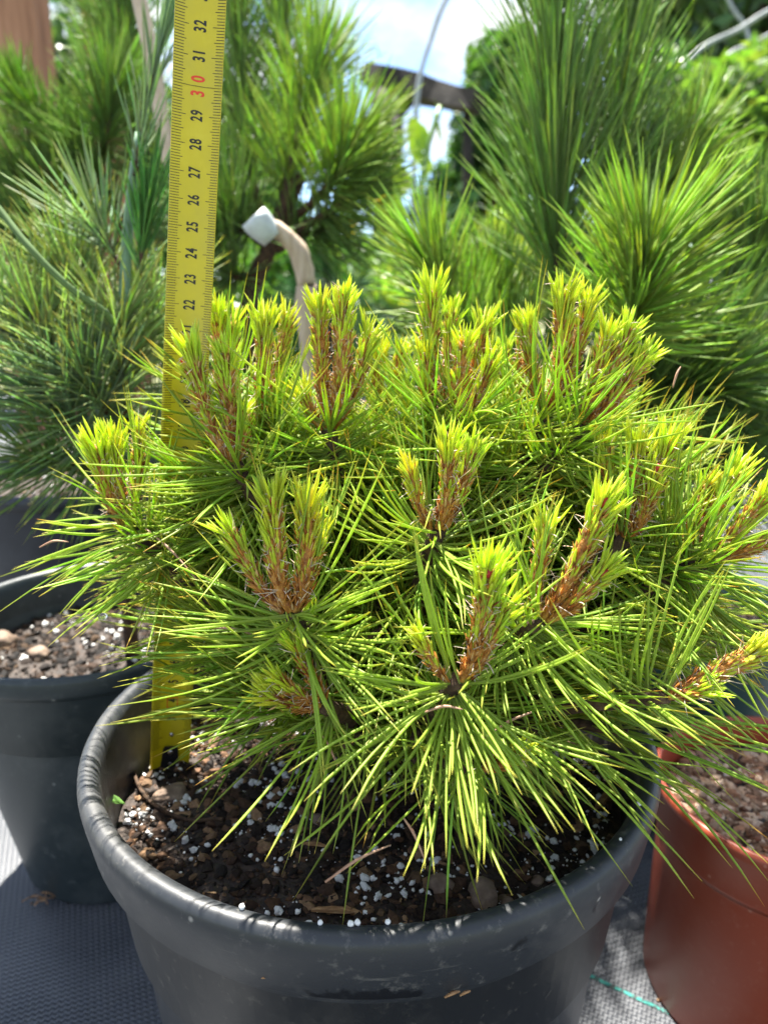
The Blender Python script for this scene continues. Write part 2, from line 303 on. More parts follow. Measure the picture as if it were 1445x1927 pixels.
def blob1(seed, sub=2):                       # one lumpy pebble mesh, radius about 1 cm
    V, F = ico(); V, F = V.copy(), F.copy()
    for _ in range(sub):
        mid = {}; V = list(map(tuple, V)); nf = []
        def mp2(i, j):
            k = (min(i, j), max(i, j))
            if k not in mid: mid[k] = len(V); V.append(tuple(unit(np.array(V[i])+np.array(V[j]))))
            return mid[k]
        for a, b_, c in F:
            x, y, z = mp2(a, b_), mp2(b_, c), mp2(c, a); nf += [(a, x, z), (b_, y, x), (c, z, y), (x, y, z)]
        V, F = np.array(V), np.array(nf)
    rr = np.array([1+.32*mnoise.noise(Vector(v*1.3)+Vector((seed*7.3, 0, 0)))+.10*mnoise.noise(Vector(v*3.7)+Vector((seed*3.3, 5, 0))) for v in V])
    return V*rr[:, None], F
M_SOIL = noisy('potting_soil', [(0.3, (.010, .006, .004)), (0.55, (.034, .021, .014)), (0.75, (.09, .055, .035))], 260, 8, .75, .0012, 420, .5)
M_CHIP = noisy('soil_chip', [(0.3, (.6, .6, .6)), (0.7, (1.2, 1.2, 1.2))], 500, 4, .8, .0003, 900, .25, vcol=True)
M_PERL = noisy('perlite', [(0.3, (.62, .61, .58)), (0.7, (.86, .86, .84))], 900, 5, .85, .0004, 900)
M_STONE = noisy('pebble', [(0.3, (.10, .065, .045)), (0.55, (.22, .155, .11)), (0.75, (.38, .30, .23))], 130, 6, .7, .0005, 300)
M_DRY = noisy('dry_wood_chip', [(0.3, (.16, .075, .03)), (0.55, (.36, .20, .09)), (0.75, (.58, .40, .22))], 160, 6, .75, .0004, 400, stretch=(1, 6, 6))

def make_pot(name, c, prof, mat, label, cat='plant pot', rimprof=None, rim_mat=None, nseg=112):
    o = root(name, (c[0], c[1], 0), label, cat)
    V, F = lathe(prof, nseg); body = poly_obj('pot_body', V+np.array([c[0], c[1], 0]), F, mat, o, (c[0], c[1], 0))
    if rimprof is not None:
        V, F = lathe(rimprof, nseg); F += [((len(rimprof)-1)*nseg+j, (len(rimprof)-1)*nseg+(j+1) % nseg, (j+1) % nseg, j) for j in range(nseg)]
        poly_obj('rim', V+np.array([c[0], c[1], 0]), F, rim_mat or mat, o, (c[0], c[1], 0))
    V, F = lathe([(0.01, .3), (prof[0][0]-.2, .3)], 48); poly_obj('pot_base', V+np.array([c[0], c[1], 0]), F, mat, o, (c[0], c[1], 0))
    return o
def make_soil(pot, c, R, hfun, nchip, nperl, palette, seed, big=0, chip_r=(.05, .28), perl_r=(.04, .13), view=None):
    r = np.random.default_rng(seed); nr, na = 40, 90; V, F = [(c[0], c[1], hfun(c[0], c[1]))], []
    for i in range(1, nr+1):
        for j in range(na):
            a = 2*math.pi*j/na; rr = R*i/nr; x, y = c[0]+rr*math.cos(a), c[1]+rr*math.sin(a)
            V.append((x, y, hfun(x, y)+.16*mnoise.noise(Vector((x*2.2, y*2.2, seed)))+.10*mnoise.noise(Vector((x*5, y*5, seed+9)))))
    for j in range(na): F.append((0, 1+j, 1+(j+1) % na))
    for i in range(nr-1):
        for j in range(na):
            a, b = 1+i*na+j, 1+i*na+(j+1) % na; F.append((a, a+na, b+na, b))
    s = poly_obj('soil', V, F, M_SOIL, pot, (c[0], c[1], hfun(*c[:2])))
    def spots(n, edge=.97):
        a = r.uniform(0, 6.283, n); q = R*edge*np.sqrt(r.uniform(0, 1, n)); x, y = c[0]+q*np.cos(a), c[1]+q*np.sin(a)
        return np.stack([x, y, [hfun(u_, v_)+.05 for u_, v_ in zip(x, y)]], 1)
    P = spots(nchip); R_ = chip_r[0]+(chip_r[1]-chip_r[0])*r.uniform(0, 1, nchip)**3.6
    cols = np.array(palette)[r.integers(0, len(palette), nchip)]*r.uniform(.5, 1.5, (nchip, 1))
    Vb, Fb, Cb = blobs(P, R_, .5, cols, .35, r); tag(obj_np('soil_chips', Vb, Fb, Cb, M_CHIP, s, (c[0], c[1], hfun(*c[:2])), smooth=False), kind='stuff')
    P = spots(nperl)
    k = np.array([mnoise.noise(Vector((x*.35, y*.35, seed+4))) for x, y, _ in P]); P = P[(k*1.6+r.uniform(-.35, .35, nperl)) > .05]; m_ = len(P)
    R_ = perl_r[0]+(perl_r[1]-perl_r[0])*r.uniform(0, 1, m_)**3.2; P[:, 2] += R_*.35+.02
    order = np.argsort(-R_); nb = min(big, m_)
    rest = order[nb:]
    Vb, Fb, Cb = blobs(P[rest], R_[rest], .8, np.ones((len(rest), 3)), .25, r); tag(obj_np('perlite_specks', Vb, Fb, Cb, M_PERL, s, (c[0], c[1], hfun(*c[:2]))), kind='stuff')
    if nb:
        vars_ = []
        for q in range(4):
            bv, bf = blob1(seed+q+20, 1); vars_.append(mesh_np('perlite_grain', bv*np.random.default_rng(q).uniform(.72, 1.2, (len(bv), 1)), bf, None, M_PERL, False))
        at = np.array(s['_at'])
        for q, i in enumerate(order[:nb]):
            o = bpy.data.objects.new('perlite_grain', vars_[q % 4]); o.location = Vector(P[i]-at)*S; o.scale = (R_[i]*r.uniform(1, 1.4), R_[i], R_[i]*.85); o.rotation_euler = (r.uniform(-.5, .5), r.uniform(-.5, .5), r.uniform(0, 6)); link(o, s)
    return s

PC = (-0.6, 30.8); RIM_Z = 19.5
wet = [(.2, -11.6, 17.0, 2.0, .6), (4.6, -10.9, 18.1, .75, .7), (7.4, -9.0, 18.0, .75, .6)]
M_POT = pot_plastic('black_pot_plastic', (.021, .024, .028), (.26, .245, .22), .44, wet)
prof = [(9.0, 0), (9.3, .3), (10.72, 14.6), (10.74, 14.7), (10.86, 14.78), (10.88, 14.9), (10.92, 15.3), (11.12, 15.9), (11.2, 16.05), (11.35, 16.35), (11.62, 16.9), (11.66, 17.0), (11.9, 19.0)]
rimp = [(11.60, 16.85), (11.74, 16.82), (11.84, 16.95), (12.12, 18.6), (12.16, 18.95), (12.12, 19.22), (12.0, 19.42), (11.82, 19.5), (11.55, 19.46), (11.36, 19.3), (11.27, 19.05), (11.24, 18.6), (11.15, 17.8), (10.9, 15.5), (10.6, 12.0), (10.75, 12.0), (11.3, 17.0)]
prof = [(a_*1.022, b_q) for a_, b_q in prof]; rimp = [(a_*1.022, b_q) for a_, b_q in rimp]
POT = make_pot('plant_pot', PC, prof, M_POT, 'large round black plastic pot in the front holding the lime green pine', rimprof=rimp)
def soil_h(x, y):
    d = math.hypot(x-PC[0], y-PC[1]); return 16.3+.5*math.exp(-(d/4)**2)-.5*max(0, (d-8.5)/3)+.35*mnoise.noise(Vector((x*.3, y*.3, 1.7)))
PAL = [(.045, .024, .014), (.08, .042, .022), (.12, .065, .036), (.02, .012, .008), (.03, .018, .012), (.20, .12, .065), (.014, .010, .008), (.018, .012, .009)]
SOIL = make_soil(POT, PC, 11.15, soil_h, 8200, 4200, PAL, 5, 110, (.05, .36), (.028, .17))

for i_, (a_, rr_, zz_, sz_) in enumerate([(math.radians(d_), 11.85+.12*math.sin(d_*7.0), 19.5, .05+.05*abs(math.sin(d_*3.3))) for d_ in (263.5, 268, 269, 273.5, 251, 318, 329)]):
    bv_, bf_ = blob1(60+i_ % 5, 1); c_ = np.array([PC[0]+rr_*math.cos(a_), PC[1]+rr_*math.sin(a_), zz_+sz_*.3]); obj_np('perlite_grain', bv_*sz_+c_, bf_, None, M_PERL, POT, c_)
for i_, (a_, zz_, ln_) in enumerate(((283, 16.86, .5), (285, 16.8, .35), (266, 17.9, .12), (300, 17.6, .15), (255, 17.4, .15), (276, 18.2, .12), (290, 18.3, .14))):
    a_ = math.radians(a_); c_ = np.array([PC[0]+12.15*math.cos(a_), PC[1]+12.15*math.sin(a_), zz_]); t_ = np.array([-math.sin(a_), math.cos(a_), .25]); tube_obj('mud_crumb', np.array([c_-t_*ln_/2, c_+[0, 0, .05], c_+t_*ln_/2]), [.03, .06, .03], M_DRY, POT, 5, .3, i_)
LC = (-19.0, 46.6)
M_POT2 = pot_plastic('green_black_pot_plastic', (.020, .029, .031), (.16, .17, .165), .44)
prof = [(5.9, 0), (6.1, .3), (9.1, 15.6), (9.25, 16.0)]
rimp = [(9.2, 15.7), (9.45, 15.65), (9.62, 16.0), (9.72, 16.7), (9.62, 16.95), (9.35, 17.0), (9.15, 16.85), (9.05, 16.4), (8.9, 14.6), (8.6, 12), (8.75, 12), (9.1, 15.6)]
prof = [(a_, b_q*1.06) for a_, b_q in prof]; rimp = [(a_, b_q*1.06) for a_, b_q in rimp]
POT_L = make_pot('plant_pot', LC, prof, M_POT2, 'tall dark greenish pot at the left edge, behind the big black pot', rimprof=rimp)
def soil_l(x, y): return 14.7+.4*mnoise.noise(Vector((x*.35, y*.35, 5.7)))
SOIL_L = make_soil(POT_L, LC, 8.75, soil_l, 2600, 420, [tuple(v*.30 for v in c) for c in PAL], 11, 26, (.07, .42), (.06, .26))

RC = (21.6, 35.0)
M_TERRA = pot_plastic('terracotta_plastic', (.28, .048, .018), (.42, .17, .11), .40)
prof = [(6.35, 0), (6.45, .25), (6.5, 9.4), (6.6, 9.8), (6.72, 10.3)]
rimp = [(6.5, 9.9), (6.62, 9.75), (6.74, 10.1), (6.82, 12.2), (6.98, 12.35), (7.0, 12.75), (6.9, 12.98), (6.72, 13.0), (6.62, 12.85), (6.56, 12.3), (6.45, 10.0), (6.3, 7.5), (6.42, 7.5), (6.5, 9.6)]
POT_R = make_pot('plant_pot', RC, prof, M_TERRA, 'terracotta orange plastic pot cut off by the right edge', rimprof=rimp)
def soil_r(x, y): return 11.3+.35*mnoise.noise(Vector((x*.4, y*.4, 8.7)))
make_soil(POT_R, RC, 6.35, soil_r, 2600, 25, [(.34, .20, .12), (.46, .31, .20), (.26, .13, .07), (.14, .07, .04), (.55, .40, .28)], 17, 0, (.14, .42))

def dark_pot(c, r, h, mat, label):
    prof = [(r*.76, 0), (r*.78, .3), (r*.96, h-1.5), (r*.97, h-1.2)]
    rimp = [(r*.95, h-1.4), (r*.985, h-1.45), (r, h-.6), (r*.99, h-.1), (r*.96, h), (r*.94, h-.2), (r*.91, h-3), (r*.88, h-6), (r*.90, h-6), (r*.95, h-1.6)]
    o = make_pot('plant_pot', c, prof, mat, label, rimprof=rimp, nseg=72)
    def sh(x, y): return h-2.2+.3*mnoise.noise(Vector((x*.3, y*.3, c[0])))
    make_soil(o, c, r*.9, sh, 900, 160, PAL, int(abs(c[0])*3+50), 0, (.1, .4), (.07, .2)); return o
M_POT3 = pot_plastic('blue_black_pot_plastic', (.018, .021, .028), (.09, .1, .11), .4)
M_POT4 = pot_plastic('dark_green_pot_plastic', (.010, .045, .036), (.06, .1, .09), .38)
POT_BL = dark_pot((-31.5, 77), 11.5, 20.5, M_POT3, 'blue black pot behind the tall greenish pot on the left')
POT_BR = dark_pot((20.5, 56), 11.0, 15.0, M_POT4, 'dark green pot between the black pot and the terracotta pot')

# ------------------------------------------------------------------ things lying on the soil
def pebble(px, py, dz, r, flat, seed, hf, label, mat=None, name='pebble', cat='stone', ctr=None):
    d = 30.0
    for _ in range(12):                       # where the ray meets the soil
        P = U(px, py, d); d *= (CAM_Z-hf(P[0], P[1]))/(CAM_Z-P[2])
    P = U(px, py, d); V, F = blob1(seed); V = V*np.array([r, r*.8, r*flat]); a = seed*1.7
    V = np.stack([V[:, 0]*math.cos(a)-V[:, 1]*math.sin(a), V[:, 0]*math.sin(a)+V[:, 1]*math.cos(a), V[:, 2]], 1)+P+np.array([0, 0, r*flat*.35+dz])
    o = obj_np(name, V, F, None, mat or M_STONE, None, P); return tag(o, label, cat)
pebble(908, 1688, 0, .68, .75, 1, soil_h, 'largest brown pebble at the front of the soil in the black pot')
pebble(828, 1672, 0, .52, .8, 2, soil_h, 'reddish brown pebble just left of the largest pebble')
pebble(952, 1700, -.05, .36, .7, 3, soil_h, 'small tan pebble just right of the largest pebble')
pebble(1010, 1660, 0, .28, .7, 4, soil_h, 'dark small pebble by the front right rim of the black pot')
pebble(220, 1472, 0, .34, .95, 5, soil_h, 'pale lump of stone by the left wall of the black pot', M_PERL)
pebble(325, 1500, 0, .80, .45, 6, soil_h, 'flat brown stone lying below the foot of the tape', M_STONE)
pebble(75, 1236, .1, .75, .6, 7, soil_l, 'tan pebble at the front of the soil in the greenish pot')
pebble(5, 1215, .1, .95, .7, 8, soil_l, 'dark round pebble at the left edge in the greenish pot')
pebble(600, 1545, 0, .30, .7, 9, soil_h, 'small russet pebble among the white grains in mid soil')
def chip(px, py, ln, wd, ang, seed, label, mat=M_DRY, hf=soil_h, name='wood_chip'):
    d = 30.0
    for _ in range(12): P = U(px, py, d); d *= (CAM_Z-hf(P[0], P[1]))/(CAM_Z-P[2])
    P = U(px, py, d)+np.array([0, 0, .14]); r = np.random.default_rng(seed); n = 7; V, F = [], []
    for i in range(n):
        t = i/(n-1)-.5; w_ = wd*(1-.7*abs(2*t)**3)*r.uniform(.8, 1.1); h = wd*.35*r.uniform(.7, 1.2); z = .08*math.sin(t*3+seed)
        V += [(t*ln, -w_/2, z), (t*ln, w_/2, z+r.uniform(-.03, .03)), (t*ln, w_/2*.8, z+h), (t*ln, -w_/2*.8, z+h)]
        if i: F += [(4*i-4+k, 4*i-4+(k+1) % 4, 4*i+(k+1) % 4, 4*i+k) for k in range(4)]
    F += [(3, 2, 1, 0), tuple(4*(n-1)+k for k in range(4))]
    V = np.array(V); c, s_ = math.cos(ang), math.sin(ang); V = np.stack([V[:, 0]*c-V[:, 1]*s_, V[:, 0]*s_+V[:, 1]*c, V[:, 2]], 1)+P
    return tag(poly_obj(name, V, F, mat, None, P, smooth=False), label, 'wood chip')
chip(592, 1597, 1.05, .2, -.25, 1, 'straw coloured wood sliver on the dark soil at centre')
chip(625, 1722, 1.5, .28, 0.0, 2, 'brown wood sliver against the front rim of the black pot')
chip(1135, 1510, 1.9, .4, .95, 3, 'tan split twig piece by the right wall of the black pot')
chip(395, 1690, .5, .3, .3, 4, 'pale bark flake at the front left rim of the soil')
chip(665, 1720, .7, .25, -.6, 5, 'orange bark flake beside the brown sliver at the front rim')
def rootlet(pts, r, label):
    P = []
    for px, py, dz in pts:
        d = 30.0
        for _ in range(12): q = U(px, py, d); d *= (CAM_Z-soil_h(q[0], q[1]))/(CAM_Z-q[2])
        P.append(U(px, py, d)+np.array([0, 0, dz]))
    o = tube_obj('dry_root', catmull(P, 24), r, M_BARK, None, 6, .2, 3); tag(o, label, 'root')
rootlet([(250, 1440, .3), (262, 1490, .4), (290, 1525, .35), (350, 1548, .15), (420, 1552, .3)], .09, 'thin dark root curving over the soil below the tape')
rootlet([(640, 1455, .3), (625, 1415, .7), (618, 1395, 1.0)], .06, 'short pale twig sticking up under the needles at centre')
# seedling leaf at the left wall
P = U(213, 1512, 33.2); V, F = [], []
lv = [(-.9, .0, .5), (-.35, .35, .35), (.25, .25, .1), (.75, -.1, -.1), (.3, -.35, .12), (-.3, -.3, .38), (0, 0, .2)]
wl = poly_obj('seedling_leaf', np.array(lv)*.8+P+np.array([0, 0, .1]), [(6, 0, 1), (6, 1, 2), (6, 2, 3), (6, 3, 4), (6, 4, 5), (6, 5, 0)], M_LEAF, None, P, col=np.tile([.12, .26, .05], (7, 1)))
tag(wl, 'small green weed leaf against the left wall of the black pot', 'leaf')

P0_ = G(95, 1690, .1); wv, wf = [], []
for i_ in range(14):
    q0 = P0_+np.array([random.uniform(-.6, .9), random.uniform(-.5, .5), random.uniform(0, .3)]); dv = np.array([random.uniform(-1, 1), random.uniform(-.8, .8), random.uniform(0, .5)]); Vt, Ft = tube(catmull([q0, q0+dv*.6+[0, 0, .2], q0+dv*1.1], 8), .035, 5)
    wf += [tuple(len(wv)+k_ for k_ in dict.fromkeys(f)) for f in Ft]; wv += [tuple(v) for v in Vt]
tag(poly_obj('straw_wisp', wv, wf, M_DRY, None, P0_), 'wisp of dry straw at the foot of the greenish pot', 'straw')
nn_ = 260; LX = np.stack([RNG.uniform(-34, 26, nn_), RNG.uniform(24, 60, nn_)], 1); LZ = np.array([ghz(x, y)*.6 for x, y in LX]); LR = .03+.10*RNG.uniform(0, 1, nn_)**3
Vb, Fb, Cb = blobs(np.column_stack([LX, LZ+LR*.3]), LR, .6, np.array(PAL)[RNG.integers(0, 6, nn_)], .3); tag(obj_np('spilled_soil', Vb, Fb, Cb, M_CHIP, None), 'crumbs of soil scattered over the woven cloth', 'soil', kind='stuff')

# ------------------------------------------------------------------ tape measure
T0 = np.array([-10.4, 32.5, 15.62]); TT = unit(np.array([.114, -.012, .994]))
TN = np.array([.20, -.98, 0]); TN = unit(TN-TT*TN.dot(TT)); TW = np.cross(TN, TT)
if TW[0] < 0: TW = -TW
TWID, TSAG, TLEN = 1.86, .27, 37.5
def tape_pt(a, s, lift=0.0):                  # a in -0.93..0.93 across, s along in cm
    a = np.asarray(a, float); s = np.asarray(s, float); h = TSAG*(a/(TWID/2))**2
    slope = 2*TSAG*a/(TWID/2)**2; nn = (TN[None]-slope[:, None]*TW[None]); nn = unit(nn)
    bow = .22*np.sin(s*.16+.5)+.06*np.sin(s*.45)
    return T0+a[:, None]*.965*TW+s[:, None]*TT+(h+bow)[:, None]*TN+lift*nn
tape = root('tape_measure', T0, 'yellow steel tape measure standing upright in the black pot', 'tape measure')
M_TAPE = noisy('tape_yellow', [(0.25, (.40, .31, .008)), (0.42, (.50, .41, .005)), (0.6, (.55, .45, .006)), (0.8, (.62, .52, .03))], 45, 9, .26, .00004, 500, .55, rough2=.5)
M_TEDGE = noisy('tape_print_black', [(0.3, (.012, .011, .008)), (0.7, (.03, .028, .02))], 200, 3, .45)
M_TRED = noisy('tape_print_red', [(0.3, (.62, .035, .012)), (0.7, (.72, .06, .02))], 200, 3, .4)
M_HOOK = noisy('black_hook', [(0.3, (.008, .008, .009)), (0.7, (.02, .02, .022))], 90, 5, .4)
M_STEEL = _metal('rivet_steel', (.55, .55, .56), .32)
na, ns = 15, 60; A_, S_ = np.meshgrid(np.linspace(-TWID/2, TWID/2, na), np.linspace(0, TLEN, ns)); f_ = tape_pt(A_.ravel(), S_.ravel()); b_ = tape_pt(A_.ravel(), S_.ravel(), -.018)
nv = na*ns; F = [(i*na+j, i*na+j+1, (i+1)*na+j+1, (i+1)*na+j) for i in range(ns-1) for j in range(na-1)]
F2 = [tuple(nv+k for k in reversed(f)) for f in F]
F3 = [(i*na, (i+1)*na, nv+(i+1)*na, nv+i*na) for i in range(ns-1)]+[((i+1)*na+na-1, i*na+na-1, nv+i*na+na-1, nv+(i+1)*na+na-1) for i in range(ns-1)]
poly_obj('blade', np.vstack([f_, b_]), F+F2+F3, M_TAPE, tape, T0)
TV, TF = [], []
def tick(a0, a1, s, w_):
    aa = np.linspace(a0, a1, 4); k = len(TV)
    for q in (tape_pt(aa, np.full(4, s-w_/2), .006), tape_pt(aa, np.full(4, s+w_/2), .006)): TV.extend(map(tuple, q))
    TF.extend([(k+i, k+i+1, k+4+i+1, k+4+i) for i in range(3)])
E_ = TWID/2
for mm in range(14, int(TLEN*10)-1):
    s = mm/10
    if mm % 300 == 0: tick(-E_+.01, E_-.01, s, .018); continue
    l1 = .52 if mm % 10 == 0 else (.45 if mm % 5 == 0 else .36); l2 = .45 if mm % 10 == 0 else (.38 if mm % 5 == 0 else .30)
    tick(-E_+.01, -E_+l1, s, .024); tick(E_-l2, E_-.01, s, .024)
tag(poly_obj('tick_marks', TV, TF, M_TEDGE, tape, T0, False), kind='stuff')
def text_on_tape(txt, a_mid, s_mid, size, mat, squeeze=.62, name='number', bold=.018, gap=None):
    cu = bpy.data.curves.new('t', 'FONT'); cu.body = txt; cu.size = 1.0; cu.align_x = 'CENTER'; cu.align_y = 'CENTER'; cu.offset = bold; cu.resolution_u = 4
    if gap: cu.space_character = gap
    o = bpy.data.objects.new('t', cu); COL.objects.link(o); dg = bpy.context.evaluated_depsgraph_get(); me = o.evaluated_get(dg).to_mesh()
    V = np.array([v.co[:] for v in me.vertices]); Fq = [tuple(p.vertices) for p in me.polygons]; o.evaluated_get(dg).to_mesh_clear(); bpy.data.objects.remove(o); bpy.data.curves.remove(cu)
    V[:, :2] -= (V[:, :2].max(0)+V[:, :2].min(0))/2
    hgt = V[:, 1].max()-V[:, 1].min(); V[:, :2] *= size/hgt; V[:, 0] *= squeeze
    P = tape_pt(a_mid-V[:, 1], s_mid+V[:, 0], .007)           # the figures read upwards
    return poly_obj(name, P, Fq, mat, tape, T0, False)
for k in range(3, 37):
    if k % 10 == 0:
        text_on_tape(str(k)[0], .0, k-.24, .54, M_TRED, .62, bold=.03); text_on_tape(str(k)[1], .0, k+.25, .54, M_TRED, .62, bold=.03)
    else: text_on_tape(str(k), .0, k+.0, .48, M_TEDGE, .58, bold=.03, gap=1.16)
text_on_tape('H', -E_+.16, 18.95, .14, M_TEDGE, .9, 'letter')
# end hook
def slab(pts, lo, hi, name, mat):
    a = np.array([p_[0] for p_ in pts]); s = np.array([p_[1] for p_ in pts]); n = len(pts)
    V = np.vstack([tape_pt(a, s, lo), tape_pt(a, s, hi)]); F = [tuple(range(n, 2*n)), tuple(reversed(range(n)))]+[(i, (i+1) % n, n+(i+1) % n, n+i) for i in range(n)]
    return poly_obj(name, V, F, mat, tape, T0, False)
slab([(-.55, -.3), (.50, -.3), (.36, 1.35), (.28, 1.5), (-.28, 1.5), (-.36, 1.35)], .01, .09, 'end_hook', M_HOOK)
for (a, s, r) in ((0, 1.2, .15), (0, .55, .14), (0.02, 2.15, .11)):
    V0, F0 = blob1(40, 1); V0 = unit(V0)*r; c0 = tape_pt(np.array([a]), np.array([s]), .03 if s > 2 else .09)[0]
    V = c0+V0[:, :1]*TW+V0[:, 1:2]*TT+V0[:, 2:]*.55*TN; poly_obj('rivet', V, [tuple(f) for f in F0], M_STEEL, tape, T0)
for (a0, a1, s0, s1) in ((-.26, .26, 3.62, 3.66), (-.26, .26, 4.14, 4.18), (-.26, -.22, 3.62, 4.18), (.22, .26, 3.62, 4.18)):
    slab([(a0, s0), (a1, s0), (a1, s1), (a0, s1)], .004, .009, 'red_box_line', M_TRED)

# ------------------------------------------------------------------ the lime green pine in the black pot
TB = np.array([PC[0]+.4, PC[1]+.6, 16.2])
pine = root('potted_pine', TB, 'compact lime green pine with brown upright candles in the large black pot', 'pine')
trunk_top = TB+np.array([.6, .8, 7.5])
tube_obj('trunk', bez(TB+np.array([0, 0, -.6]), TB+np.array([-.5, .3, 2.5]), TB+np.array([.9, .4, 5]), trunk_top, 14), np.linspace(.85, .55, 14), M_BARK, pine, 12, .18, 1)
OLD_C = np.array([.375, .51, .075]); OLD_BASE = np.array([.36, .42, .13]); OLD_TIP = np.array([.56, .52, .10])
YOUNG_C = np.array([.62, .72, .06]); SHEATH = np.array([.74, .46, .20]); YTIP = np.array([.64, .72, .20])
CL = [  # branch end (pixel x, y, distance), candles: (tip x, tip y, tip distance, stem radius[, start x, y])
 ((548, 1152, 26.0), [(512, 915, 24.9, .34), (580, 925, 25.1, .36), (600, 1000, 26.0, .24), (425, 985, 25.6, .25)]),
 ((862, 1282, 24.5), [(925, 1045, 23.2, .36), (955, 1120, 23.6, .26), (785, 1190, 24.0, .19)]),
 ((1018, 1165, 26.0), [(1150, 915, 24.9, .38), (1150, 1060, 25.0, .32), (1032, 965, 26.3, .24)]),
 ((822, 998, 27.6), [(845, 820, 26.8, .32), (768, 868, 27.0, .21), (893, 835, 27.6, .27)]),
 ((1175, 1015, 29.0), [(1205, 815, 28.2, .38), (1265, 810, 28.2, .36), (1138, 815, 29.0, .26), (1240, 860, 28.0, .3)]),
 ((238, 985, 31.5), [(180, 822, 29.8, .42), (212, 815, 30.2, .34), (262, 785, 31.4, .22)]),
 ((440, 872, 30.0), [(425, 640, 29.0, .38), (350, 632, 29.2, .34), (460, 760, 29.4, .24)]),
 ((492, 800, 32.0), [(500, 578, 31.0, .34), (545, 572, 32.6, .25)]),
 ((618, 808, 31.0), [(645, 530, 29.8, .42), (600, 545, 30.2, .32), (702, 606, 30.4, .26), (570, 735, 30.5, .2)]),
 ((815, 800, 32.5), [(815, 518, 31.2, .40), (800, 640, 31.2, .26), (855, 560, 32.5, .3)]),
 ((868, 790, 31.0), [(878, 625, 30.0, .36), (915, 590, 30.6, .3), (930, 665, 30.0, .3)]),
 ((1030, 775, 31.5), [(1062, 528, 30.3, .38), (1112, 545, 30.6, .3), (988, 582, 31.4, .26)]),
 ((1095, 800, 30.4), [(1150, 610, 29.5, .34), (1195, 595, 29.6, .34), (1228, 655, 29.6, .28)]),
 ((1285, 1035, 30.0), [(1395, 862, 29.4, .33), (1335, 895, 29.8, .30)]),
 ((1345, 1050, 28.8), [(1445, 925, 28.2, .34), (1475, 1000, 28.0, .28)]),
 ((1255, 1310, 25.6), [(1450, 1212, 24.9, .34), (1335, 1292, 24.8, .22)]),
 ((605, 1328, 26.3), [(515, 1272, 25.4, .24), (548, 1195, 25.6, .24), (490, 1305, 25.4, .18)]),
 ((905, 1448, 26.2), [(990, 1408, 25.2, .28)]),
 ((420, 740, 34.0), [(412, 570, 33.4, .3), (440, 590, 33.6, .25)]),
 ((700, 830, 34.5), [(715, 650, 34.0, .26), (760, 640, 34.0, .24)]),
 ((960, 790, 34.5), [(950, 640, 34.0, .24), (985, 600, 34.2, .22)]),
]
NEED = []                                   # every old needle, whorl by whorl
def whorl(P, axis, br, n, ln, w_, seed, shade=1.0, a_lo=28, a_hi=98, span=2.6, droop=.0):
    """old needles along the last cm of a branch"""
    n = int(n*1.6)//2*2; h = n//2; t = np.repeat(RNG.uniform(0, 1, h), 2); B = br(t*span); ax = np.repeat(unit(axis)[None], n, 0)   # needles come in pairs
    ang = np.radians(a_lo+(a_hi-a_lo)*np.clip(t*.75+np.repeat(RNG.uniform(0, .35, h), 2), 0, 1))+RNG.normal(0, .05, n); az = np.repeat(RNG.uniform(0, 2*np.pi, h), 2)+RNG.normal(0, .07, n)
    D = around(ax, ang, az)
    Bn = np.repeat(ax[::2]*RNG.uniform(.0, .34, (h, 1))+np.array([0, 0, 1])*(RNG.uniform(-.22, .16, (h, 1))-droop)+RNG.normal(0, .10, (h, 3)), 2, 0)+RNG.normal(0, .03, (n, 3))
    Ln = ln*np.repeat(RNG.uniform(.6, 1.15, h), 2)*RNG.uniform(.95, 1.05, n); W_ = w_*RNG.uniform(.8, 1.2, n)
    c1 = jitter(OLD_C*shade, n, .12, .22); c0 = jitter(OLD_BASE*shade, n); ct = jitter(OLD_TIP, n)
    yel = RNG.uniform(0, 1, n) < .10; ct[yel] = [.62, .33, .06]
    return dict(B=B+np.repeat(RNG.normal(0, .05, (h, 3)), 2, 0)+RNG.normal(0, .015, (n, 3)), D=D, Bn=Bn, L=Ln, W=W_, c0=c0, c1=c1, ct=ct)
